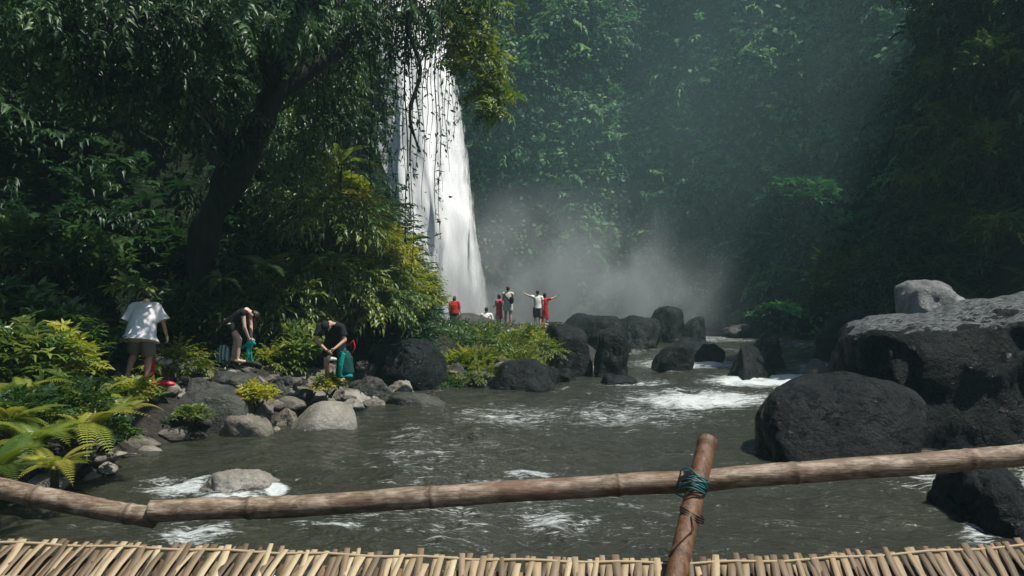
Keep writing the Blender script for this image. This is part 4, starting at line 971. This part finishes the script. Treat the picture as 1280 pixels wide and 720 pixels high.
def body(J, mat, parent, vox, k=1.0, hands=True):
    b = Blob(); f = J['face'].normalized(); sx = J['side']; hd = J['hea']; up = (hd-J['nec']).normalized()
    side = f.cross(up).normalized(); fw = up.cross(side).normalized(); R = Matrix((side, fw, up)).transposed()
    b.ell(hd, (.074, .092, .108), R); b.ell(hd+fw*.02-up*.045, (.058, .07, .065), R)
    b.ell(hd+fw*.095-up*.012, (.013, .018, .022), R)                       # nose
    b.ell(hd+fw*.082-up*.05, (.025, .012, .007), R); b.ell(hd+fw*.082-up*.062, (.022, .011, .007), R)   # lips
    b.ell(hd+fw*.075-up*.092, (.024, .02, .018), R)
    for s in (-1, 1):
        b.ell(hd+side*s*.076-fw*.005-up*.01, (.012, .022, .032), R); b.ell(hd+side*s*.03+fw*.080+up*.008, (.014, .01, .009), R); b.ell(hd+side*s*.03+fw*.083+up*.026, (.02, .01, .006), R)
    b.limb(J['nec']-up*.04, hd-up*.05, .056, .052)
    pel, che = J['pel'], J['che']
    b.loft([(pel-(che-pel)*.30, .11*k, .085*k), (pel, .155*k, .11*k), (pel.lerp(che, .45), .132*k, .095*k), (che, .155*k, .108*k), (che.lerp(J['nec'], .55), .15*k, .09*k), (J['nec'], .06, .055)], sx)
    for s in 'LR':
        sh, el, wr = J['sh'+s], J['el'+s], J['wr'+s]; b.limb(J['nec'].lerp(sh, .3)-up*.02, sh, .055, .056); b.limb(sh, el, .052*k, .038); b.limb(el, wr, .038, .025)
        if hands:
            d = (wr-el).normalized(); a = d.cross(sx if abs(d.dot(sx)) < .9 else Vector((0, 1, 0))).normalized(); c = d.cross(a)
            Rh = Matrix((a, c, d)).transposed(); b.ell(wr+d*.055, (.040, .016, .050), Rh)
            for q, (off, L) in enumerate(((-.030, .062), (-.010, .075), (.010, .070), (.029, .055))):
                p0 = wr+d*.085+a*off; p1 = p0+d*L*.5+a*off*.15+c*.006; p2 = p1+d*L*.42+c*.022
                b.limb(p0, p1, .0095, .009, 4); b.limb(p1, p2, .009, .0078, 4)
            p0 = wr+d*.03-a*.03; p1 = p0+d*.03-a*.028+c*.008; p2 = p1+d*.03-a*.006+c*.01; b.limb(p0, p1, .012, .0105, 4); b.limb(p1, p2, .0105, .009, 4)
        hi, kn, an = J['hi'+s], J['kn'+s], J['an'+s]; b.limb(hi, kn, .088*k, .056*k); m = kn.lerp(an, .3); b.limb(kn, m, .055, .056*k); b.limb(m, an, .056*k, .036)
        t = J['toe'+s].normalized(); b.limb(an-Vector((0, 0, .035))-t*.03, an-Vector((0, 0, .05))+t*.15, .036, .026); b.limb(an-Vector((0, 0, .035)), an-Vector((0, 0, .052))+t*.11, .038, .034)
    return b.build('body', mat, parent, vox, 2)
def hair(J, mat, parent, vox, long=0, cap=False, name='hair'):
    b = Blob(); f = J['face'].normalized(); hd = J['hea']; up = (hd-J['nec']).normalized(); side = f.cross(up).normalized(); fw = up.cross(side).normalized(); R = Matrix((side, fw, up)).transposed()
    b.ell(hd+up*.03-fw*.018, (.085, .094, .094), R); b.ell(hd-fw*.035, (.083, .075, .09), R)
    if cap: b.ell(hd+fw*.10+up*.055, (.06, .06, .010), R)
    if long:
        d = Vector((0, 0, -1)) if long > 0 else up; L = abs(long); st = hd-fw*.045
        b.loft([(st+up*.03, .07, .05), (st+d*L*.5, .085, .045), (st+d*L, .05, .022)], side)
    return b.build(name, mat, parent, vox, 2, .004, 3)
def top(J, mat, parent, vox, k=1.0, sleeve=.5, hem=.0, name='shirt', loose=1.0, flare=1.0, wr=.008):
    b = Blob(); pel, che, nec = J['pel'], J['che'], J['nec']; d = (pel-che).normalized()
    end = pel+d*hem
    b.loft([(end, .175*k*loose*flare, .135*k*loose*flare), (pel.lerp(end, .3), .172*k*loose, .130*k*loose), (pel.lerp(che, .5), .152*k*loose, .115*k*loose), (che, .170*k, .122*k), (che.lerp(nec, .55), .172*k, .105), (nec-(nec-che)*.08, .078, .072)], J['side'])
    for s in 'LR':
        sh, el, wrr = J['sh'+s], J['el'+s], J['wr'+s]; b.limb(nec.lerp(sh, .35)-(nec-che)*.15, sh, .066, .068)
        if sleeve > 0:
            if sleeve <= 1: e = sh.lerp(el, sleeve); b.tubes([sh, sh.lerp(e, .5), e], [.068*k, .070*loose, .074*loose*flare])
            else: b.tubes([sh, el], [.068, .058]); b.tubes([el, el.lerp(wrr, sleeve-1)], [.058, .045])
    return b.build(name, mat, parent, vox, 2, wr, 5)
def shorts(J, mat, parent, vox, k=1.0, to=.8, name='shorts', waist=.08, wide=1.0):
    b = Blob(); pel, che = J['pel'], J['che']; u = (che-pel).normalized()
    b.loft([(pel-u*.10, .150*k, .12*k), (pel, .170*k, .125*k), (pel+u*waist, .150*k, .112*k)], J['side'])
    for s in 'LR':
        hi, kn, an = J['hi'+s], J['kn'+s], J['an'+s]
        if to <= 1: e = hi.lerp(kn, to); b.tubes([hi+u*.02, hi.lerp(e, .5), e], [.106*k, .102*k*wide, .094*k*wide])
        else: b.tubes([hi+u*.02, kn], [.106*k, .085*k*wide]); b.tubes([kn, kn.lerp(an, to-1)], [.085*k*wide, .078*k*wide])
    return b.build(name, mat, parent, vox, 2, .006, 7)
def dress(J, mat, parent, vox, to=.55, k=1.0, name='skirt'):
    b = Blob(); c = (J['knL']+J['knR'])/2; pel = J['pel']; e = pel.lerp(c, to)
    b.loft([(pel+Vector((0, 0, .08)), .145*k, .11*k), (pel, .17*k, .13*k), (e, .21*k, .17*k)], J['side']); return b.build(name, mat, parent, vox, 2, .012, 9)
def strap(J, parent, mat=None, name='strap', mirror=1, r=.012):
    b = Bag(); pts = []
    sx = J['side']; up = (J['nec']-J['che']).normalized(); f = up.cross(sx)
    for j in range(25):
        a = 2*math.pi*j/24; c = J['che'].lerp(J['pel'], .25)
        h = .20*math.cos(a)*1.0
        p = c+sx*(mirror*-.17*math.cos(a))+f*(.135*math.sin(a))+up*(h); pts.append(p)
    b.tube(pts, r, 6); return b.build(name, mat or M['black_cloth'], parent, True)
def place(px, Y, z, rz=0, s=1.0):
    o = empty('person', ((px-640)/F*Y, Y, z), rz); o.scale = (s, s, s); return o

# A: white shirt, seen from behind, stepping
Y = 13.2; zA = CZ-(479-HZ)/F*Y
r = place(177, Y, zA, 0, 1.0)
J = joints(pel=(.0, -.02, .90), che=(.0, .08, 1.20), nec=(0, .16, 1.39), hea=(.0, .24, 1.51), shL=(-.20, .13, 1.34), shR=(.20, .13, 1.34), elL=(-.30, .10, 1.08), elR=(.31, .13, 1.08), wrL=(-.30, .24, .86), wrR=(.33, .22, .82),
           hiL=(-.10, -.02, .86), hiR=(.10, -.02, .86), knL=(-.18, .10, .52), knR=(.10, .06, .46), anL=(-.25, .02, .17), anR=(.09, -.02, .08), face=(-.2, 1, -.5), toeL=(-.2, 1, -.1))
body(J, M['skin'], r, .010, 1.12); hair(J, M['hair'], r, .010)
top(J, M['white_cloth'], r, .011, 1.18, 1.0, .19, 'shirt', 1.30, 1.25, .009); shorts(J, M['khaki_cloth'], r, .011, 1.12, .92, wide=1.15)
for s in 'LR':
    b = Blob(); a = J['an'+s]; t = J['toe'+s].normalized(); b.ell(a-Vector((0, 0, .055))+t*.05, (.05, .13, .03)); b.build('shoe', M['grey_white_cloth'], r, .01)
tag(r, 'person in loose white shirt and khaki shorts seen from behind on the left bank', 'person')
# B: woman bending right
Y = 15.4; zB = CZ-(453-HZ)/F*Y
r = place(294, Y, zB, -math.pi/2, 1.0)     # local +y faces world +x
J = joints(pel=(0, -.10, .80), che=(0, .12, .98), nec=(0, .26, 1.04), hea=(0, .38, .95), shL=(-.17, .22, 1.0), shR=(.17, .22, 1.0), elL=(-.17, .26, .74), elR=(.18, .25, .72), wrL=(-.08, .30, .50), wrR=(.08, .30, .50),
           hiL=(-.09, -.08, .77), hiR=(.09, -.08, .77), knL=(-.11, -.02, .44), knR=(.10, .12, .46), anL=(-.12, -.10, .08), anR=(.10, .08, .08), face=(0, .3, -1))
body(J, M['skin_pale'], r, .010, .9); hair(J, M['hair'], r, .010, .28)
top(J, M['black_cloth'], r, .011, .92, 0, .02, 'tank_top'); shorts(J, M['black_cloth'], r, .011, .95, .45)
b = Blob(); b.limb((-.16, -.27, .86), (-.12, -.25, .78), .03, .02); b.build('white_tag', M['white_cloth'], r, .012)
tag(r, 'woman in black bending forward over a teal cloth by the slope', 'person')
zC = zB
c = Vector(((311-640)/F*15.35, 15.35, CZ-(436-HZ)/F*15.35)); b = Blob()
b.loft([((0, 0, .20), .03, .03), ((.02, 0, .1), .08, .03), ((0, 0, -.04), .06, .025), ((.05, 0, -.26), .035, .03)]); b.limb((-.03, 0, .12), (-.13, 0, .02), .03, .02); b.limb((.05, 0, .2), (.12, 0, .1), .03, .02); b.limb((.0, 0, -.1), (-.03, 0, -.23), .04, .03)
o = b.build('cloth', M['teal_cloth'], None, .012, 2, .02); o.location = c; tag(o, 'bright teal cloth held up by the bending woman', 'cloth')
# C: man bending, facing the camera
Y = 15.0; zC = CZ-(478-HZ)/F*Y
r = place(415, Y, zC, math.pi, 1.0)      # local +y faces camera
J = joints(pel=(-.02, -.22, .86), che=(-.02, -.02, 1.08), nec=(.02, .15, 1.16), hea=(.05, .27, 1.12), shL=(-.21, .10, 1.10), shR=(.20, .10, 1.12), elL=(-.29, .16, .84), elR=(.26, .20, .84), wrL=(-.13, .34, .69), wrR=(.02, .36, .66),
           hiL=(-.12, -.2, .82), hiR=(.08, -.2, .82), knL=(-.16, -.08, .46), knR=(.12, -.06, .46), anL=(-.18, -.16, .08), anR=(.13, -.16, .08), face=(0, .75, -1))
body(J, M['skin'], r, .010, 1.1); hair(J, M['black_cloth'], r, .010, 0, True, 'cap')
top(J, M['black_cloth'], r, .011, 1.15, .7, .06, 'tee_shirt', 1.1); shorts(J, M['black_cloth'], r, .011, 1.1, .95)
tag(r, 'man in black tee and cap bending over a teal bag', 'person')
c = Vector(((431-640)/F*14.8, 14.8, CZ-(472-HZ)/F*14.8)); root = empty('backpack', c)
b = Blob(); b.loft([((0, 0, 0), .15, .11), ((0, 0, .12), .18, .13), ((.0, 0, .38), .15, .11), ((-.02, 0, .52), .08, .06)]); b.limb((-.14, -.05, .05), (-.05, -.06, .5), .03, .03); b.build('bag_body', M['dark_teal_cloth'], root, .012, 2, .015)
b = Blob(); b.loft([((-.06, -.12, .02), .03, .02), ((-.05, -.14, .25), .05, .02), ((.0, -.10, .48), .04, .02)]); b.limb((-.02, -.10, .03), (.14, -.10, .04), .028, .028); b.limb((-.1, -.09, .3), (.02, -.08, .56), .02, .02); b.build('rain_cover', M['teal_cloth'], root, .010, 2, .01)
B = Bag(); B.tube([(.12, .0, .42), (.2, .0, .6), (.17, .0, .72), (.06, .0, .62)], .014, 6); B.build('strap', M['red_cloth'], root, True)
tag(root, 'dark teal backpack with bright green cover held by the bending man', 'backpack')
b = Blob(); b.ell((0, 0, 0), (.09, .05, .05)); b.ell((-.05, 0, .04), (.05, .04, .05)); o = b.build('cloth_bundle', M['grey_white_cloth'], None, .01, 2, .015); o.location = Vector(((415-640)/F*14.62, 14.62, CZ-(449-HZ)/F*14.62)); tag(o, 'small pale bundle in the hands of the bending man', 'cloth')
# striped backpack
c = P(279, 453, 15.5); root = empty('backpack', c); b = Blob(); b.loft([((0, 0, 0), .15, .10), ((0, 0, .12), .155, .11), ((0, 0, .26), .13, .09), ((0, 0, .36), .07, .05)]); b.build('bag_body', M['stripe_cloth'], root, .012, 2, .006)
b = Blob(); b.limb((-.05, -.0, .35), (.05, 0, .35), .012, .012); b.build('strap', M['grey_cloth'], root, .01)
tag(root, 'pale grey striped backpack standing on the ground behind the stones', 'backpack')
# white bag and bottle, red sandals, red wrap
b = Blob(); b.ell((0, 0, .10), (.20, .12, .09)); b.ell((-.12, 0, .16), (.10, .09, .08)); b.ell((.15, 0, .03), (.14, .09, .06)); o = b.build('plastic_bag', M['white_cloth'], None, .012, 1, .03); o.location = P(210, 460, 14.0); tag(o, 'crumpled white bag lying on stones right of the person in white', 'bag')
root = empty('sandal_pair', P(201, 482, 13.0))
for s, a in ((-.09, .2), (.10, -.2)):
    b = Blob(); b.loft([((s-.02, -.14, .015), .03, .014), ((s, 0, .02), .045, .016), ((s+.01, .14, .015), .04, .014)], Vector((1, 0, 0)))
    b.limb((s-.05, .05, .03), (s, .02, .07), .012, .012); b.limb((s+.05, .05, .03), (s, .02, .07), .012, .012); q = b.build('sandal', M['red_rubber'], root, .008); q.rotation_euler = (0, 0, a+1.2*0)
b = Blob(); b.ell((0, -.02, .05), (.20, .09, .045)); b.ell((.12, .0, .03), (.12, .08, .03)); b.build('bag', M['red_rubber'], root, .01, 1, .012)
tag(root, 'bright red sandals and pouch lying beside the feet of the person in white', 'sandals')
b = Blob(); b.loft([((0, 0, 0), .05, .03), ((0, 0, .2), .06, .04), ((.0, 0, .42), .04, .03)]); o = b.build('towel', M['red_cloth'], None, .012, 1, .015); o.location = P(190, 478, 13.5); tag(o, 'dark red towel standing folded behind the right leg of the person in white', 'towel')

# far group on the mound
def far(px, py_top, Hm, Y, rz=0):
    z = CZ-(py_top-HZ)/F*Y-Hm; return place(px, Y, z, rz, Hm/1.72)
v = .016
r = far(568, 370, 1.62, 34.5); J = joints(hea=(0, .03, 1.60), elR=(.24, -.02, 1.12), wrR=(.30, .02, .85)); body(J, M['skin'], r, .013, 1.1); hair(J, M['hair'], r, v, .18); top(J, M['red_cloth'], r, v, 1.2, 1.0, .08, 'shirt', 1.1); shorts(J, M['brown_cloth'], r, v, 1.25, .95)
tag(r, 'person in a red shirt and dark shorts facing the falls, leftmost on the rocks', 'person')
Y = 33.5; r = place(608, Y, CZ-(384-HZ)/F*Y-.92)
J = joints(pel=(0, 0, .12), che=(0, .03, .45), nec=(0, .05, .66), hea=(.0, .06, .80), shL=(-.19, .04, .60), shR=(.19, .04, .60), elL=(-.27, .1, .34), elR=(.27, .1, .34), wrL=(-.2, .3, .22), wrR=(.2, .3, .22), hiL=(-.1, .05, .10), hiR=(.1, .05, .10), knL=(-.18, .42, .36), knR=(.18, .42, .36), anL=(-.15, .55, .02), anR=(.15, .55, .02))
body(J, M['skin'], r, .013, 1.05); hair(J, M['hair'], r, v); top(J, M['white_cloth'], r, v, 1.15, .9, .05, 'shirt', 1.1); shorts(J, M['grey_cloth'], r, v, 1.1, .9); strap(J, r, mirror=-1, r=.02)
tag(r, 'person in white seated on the rock with a dark strap across the back', 'person')
r = far(624, 368, 1.60, 33.8, .9); J = joints(elL=(-.24, .06, 1.15), wrL=(-.10, .24, 1.12), elR=(.26, .02, 1.15), wrR=(.12, .22, 1.10)); body(J, M['skin'], r, .013, .98); hair(J, M['hair'], r, v, .1); top(J, M['pattern_cloth'], r, v, 1.02, .35, .03, 'dress_top'); dress(J, M['pattern_cloth'], r, v, .9)
tag(r, 'woman in a red and pink patterned dress beside the man with the sling bag', 'person')
r = far(635, 358, 1.76, 33.6, -.15); J = joints(elL=(-.23, .08, 1.15), wrL=(-.15, .26, 1.05), elR=(.23, .08, 1.15), wrR=(.15, .26, 1.05)); body(J, M['skin'], r, .013, 1.08); hair(J, M['hair'], r, v); top(J, M['grey_white_cloth'], r, v, 1.08, .25, -.06, 'tank_top'); shorts(J, M['grey_white_cloth'], r, v, 1.12, .6, waist=.02, wide=1.1); strap(J, r, r=.022)
b = Blob(); b.ell((.17, -.12, 1.12), (.10, .07, .17)); b.build('sling_bag', M['black_cloth'], r, v)
tag(r, 'tall man in pale tank and shorts with a black sling bag', 'person')
r = far(672, 363, 1.72, 34.4); J = joints(shL=(-.185, 0, 1.42), elL=(-.43, .03, 1.49), wrL=(-.62, .05, 1.60), elR=(.24, .02, 1.12), wrR=(.24, .08, .9), hiL=(-.1, 0, .92)); body(J, M['skin_pale'], r, .013, 1.02); hair(J, M['hair'], r, v); top(J, M['white_cloth'], r, v, 1.05, .45, .05, 'tee_shirt', 1.05); shorts(J, M['grey_cloth'], r, v, 1.1, 1.0)
tag(r, 'man in a white tee and grey shorts stretching his left arm out', 'person')
r = far(681, 366, 1.66, 35.2, -.1); J = joints(shR=(.185, 0, 1.41), elR=(.40, .03, 1.47), wrR=(.60, .05, 1.57), elL=(-.22, .02, 1.12), wrL=(-.2, .1, .9)); body(J, M['skin_pale'], r, .013, .92); hair(J, M['hair'], r, v, .15); top(J, M['red_cloth'], r, v, .95, .5, .0, 'dress_top'); dress(J, M['red_cloth'], r, v, 1.0, .95)
tag(r, 'woman in red half hidden behind the man in white, right arm stretched out', 'person')
b = Blob(); b.loft([((0, 0, 0), .35, .12), ((0, 0, .2), .38, .14), ((0, 0, .42), .30, .10)]); o = b.build('striped_towel', M['redwhite_cloth'], None, .02, 1, .02); o.location = P(686, 417, 32.0); tag(o, 'red and white striped towel bundle on the rock below the spread arms', 'towel')
b = Blob(); b.ell((0, 0, 0), (.5, .22, .035)); b.limb((-.35, 0, -.3), (-.35, 0, 0), .03, .03); b.limb((.35, 0, -.3), (.35, 0, 0), .03, .03); o = b.build('wooden_bench', M['stem'], None, .015); o.location = P(690, 403, 33.0); tag(o, 'low dark wooden bench behind the striped towel', 'bench')

# ------------------------------------------------------------------ mist and haze
def vol_mat(name, col, dens_fn, aniso=.2):
    t = NT(name); v = t.n('ShaderNodeVolumePrincipled'); v.inputs['Color'].default_value = (*col, 1); v.inputs['Anisotropy'].default_value = aniso
    d = dens_fn(t)
    if hasattr(d, 'links'): t.l(d, v.inputs['Density'])
    else: v.inputs['Density'].default_value = d
    t.l(v.outputs[0], t.out.inputs['Volume']); return t.m
def box(name, a, b, mat):
    V = [(x, y, z) for x in (a[0], b[0]) for y in (a[1], b[1]) for z in (a[2], b[2])]
    Q = [(0, 1, 3, 2), (4, 6, 7, 5), (0, 4, 5, 1), (2, 3, 7, 6), (0, 2, 6, 4), (1, 5, 7, 3)]
    c = [(a[i]+b[i])/2 for i in range(3)]
    return link(name, mesh_np(name, np.array(V)-np.array(c), [Q]), mat, None, c)
HAZE = .0013
hz = box('haze', (-60, -30, -3), (65, 90, 34), vol_mat('haze_air', (.45, .78, .80), lambda t: HAZE)); tag(hz, kind='stuff')
def mist_d(t):
    g = t.n('ShaderNodeTexGradient', gradient_type='QUADRATIC_SPHERE'); mp = t.n('ShaderNodeMapping'); mp.inputs['Scale'].default_value = (1/14, 1/7, 1/9.5); t.l(t.coord('Object'), mp.inputs[0]); t.l(mp.outputs[0], g.inputs[0])
    n = t.noise(.30, 4, .6, t.coord('Object'), .6); nn = t.n('ShaderNodeMapRange', i1=.38, i2=.66, i3=.04, i4=1.1); t.l(n, nn.inputs[0])
    return t.math('MULTIPLY', t.math('MULTIPLY', g.outputs['Fac'], nn.outputs[0]), MIST)
MIST = .8
bm = bmesh.new(); bmesh.ops.create_icosphere(bm, subdivisions=3, radius=1, matrix=Matrix.Diagonal((14, 7, 9.5, 1))); me = bpy.data.meshes.new('mist'); bm.to_mesh(me); bm.free()
def mist2_d(t):
    g = t.n('ShaderNodeTexGradient', gradient_type='QUADRATIC_SPHERE'); mp = t.n('ShaderNodeMapping'); mp.inputs['Scale'].default_value = (1/24, 1/11, 1/20); t.l(t.coord('Object'), mp.inputs[0]); t.l(mp.outputs[0], g.inputs[0])
    n = t.noise(.09, 2, .5, t.coord('Object')); nn = t.n('ShaderNodeMapRange', i1=.38, i2=.65, i3=.25, i4=1.0); t.l(n, nn.inputs[0])
    return t.math('MULTIPLY', t.math('MULTIPLY', g.outputs['Fac'], nn.outputs[0]), MIST2)
MIST2 = .027
bm = bmesh.new(); bmesh.ops.create_icosphere(bm, subdivisions=3, radius=1, matrix=Matrix.Diagonal((24, 11, 20, 1))); me2 = bpy.data.meshes.new('drifting_spray'); bm.to_mesh(me2); bm.free()
tag(link('drifting_spray', me2, vol_mat('drifting_spray', (.50, .80, .82), mist2_d), None, (9.0, 43, 13)), kind='stuff')
mi = link('mist', me, vol_mat('spray_mist', (.86, .97, 1.0), mist_d), None, (2.2, 45.6, 1.2)); tag(mi, kind='stuff')

# ------------------------------------------------------------------ light, camera
ts = Vector((.42, -.13, 1.0)).normalized()
sun = bpy.data.lights.new('sun', 'SUN'); sun.energy = 5.0; sun.angle = math.radians(.53); sun.color = (1, .955, .87)
so = bpy.data.objects.new('sun', sun); COL.objects.link(so); so.rotation_euler = ts.to_track_quat('Z', 'Y').to_euler(); so.location = (10, 0, 40)
w = bpy.data.worlds.new('World'); SC.world = w; w.use_nodes = True; nt = w.node_tree
sky = nt.nodes.new('ShaderNodeTexSky'); sky.sky_type = 'NISHITA'; sky.sun_disc = False; sky.sun_elevation = math.asin(ts.z); sky.sun_rotation = math.atan2(ts.x, ts.y)
bg = nt.nodes['Background']; bg.inputs[1].default_value = .072; nt.links.new(sky.outputs[0], bg.inputs[0])
cam = bpy.data.cameras.new('camera'); cam.sensor_width = 36; cam.lens = F/1280*36; cam.clip_end = 1000; cam.clip_start = .05; cam.shift_y = (HZ-360)/1280
co = bpy.data.objects.new('camera', cam); COL.objects.link(co); co.location = (0, 0, CZ); co.rotation_euler = (math.pi/2, 0, 0); SC.camera = co
vs = SC.view_settings; vs.view_transform = 'Standard'; vs.look = 'None'; vs.gamma = 1; vs.exposure = 0.35
cy = SC.cycles; cy.use_denoising = True; cy.denoiser = 'OPENIMAGEDENOISE'; cy.max_bounces = 6; cy.diffuse_bounces = 3; cy.glossy_bounces = 2; cy.transmission_bounces = 3; cy.transparent_max_bounces = 12; cy.volume_bounces = 0
cy.volume_step_rate = 2.0; cy.volume_max_steps = 64; cy.sample_clamp_indirect = 4; cy.caustics_reflective = False; cy.caustics_refractive = False; cy.use_adaptive_sampling = True; cy.adaptive_threshold = .02
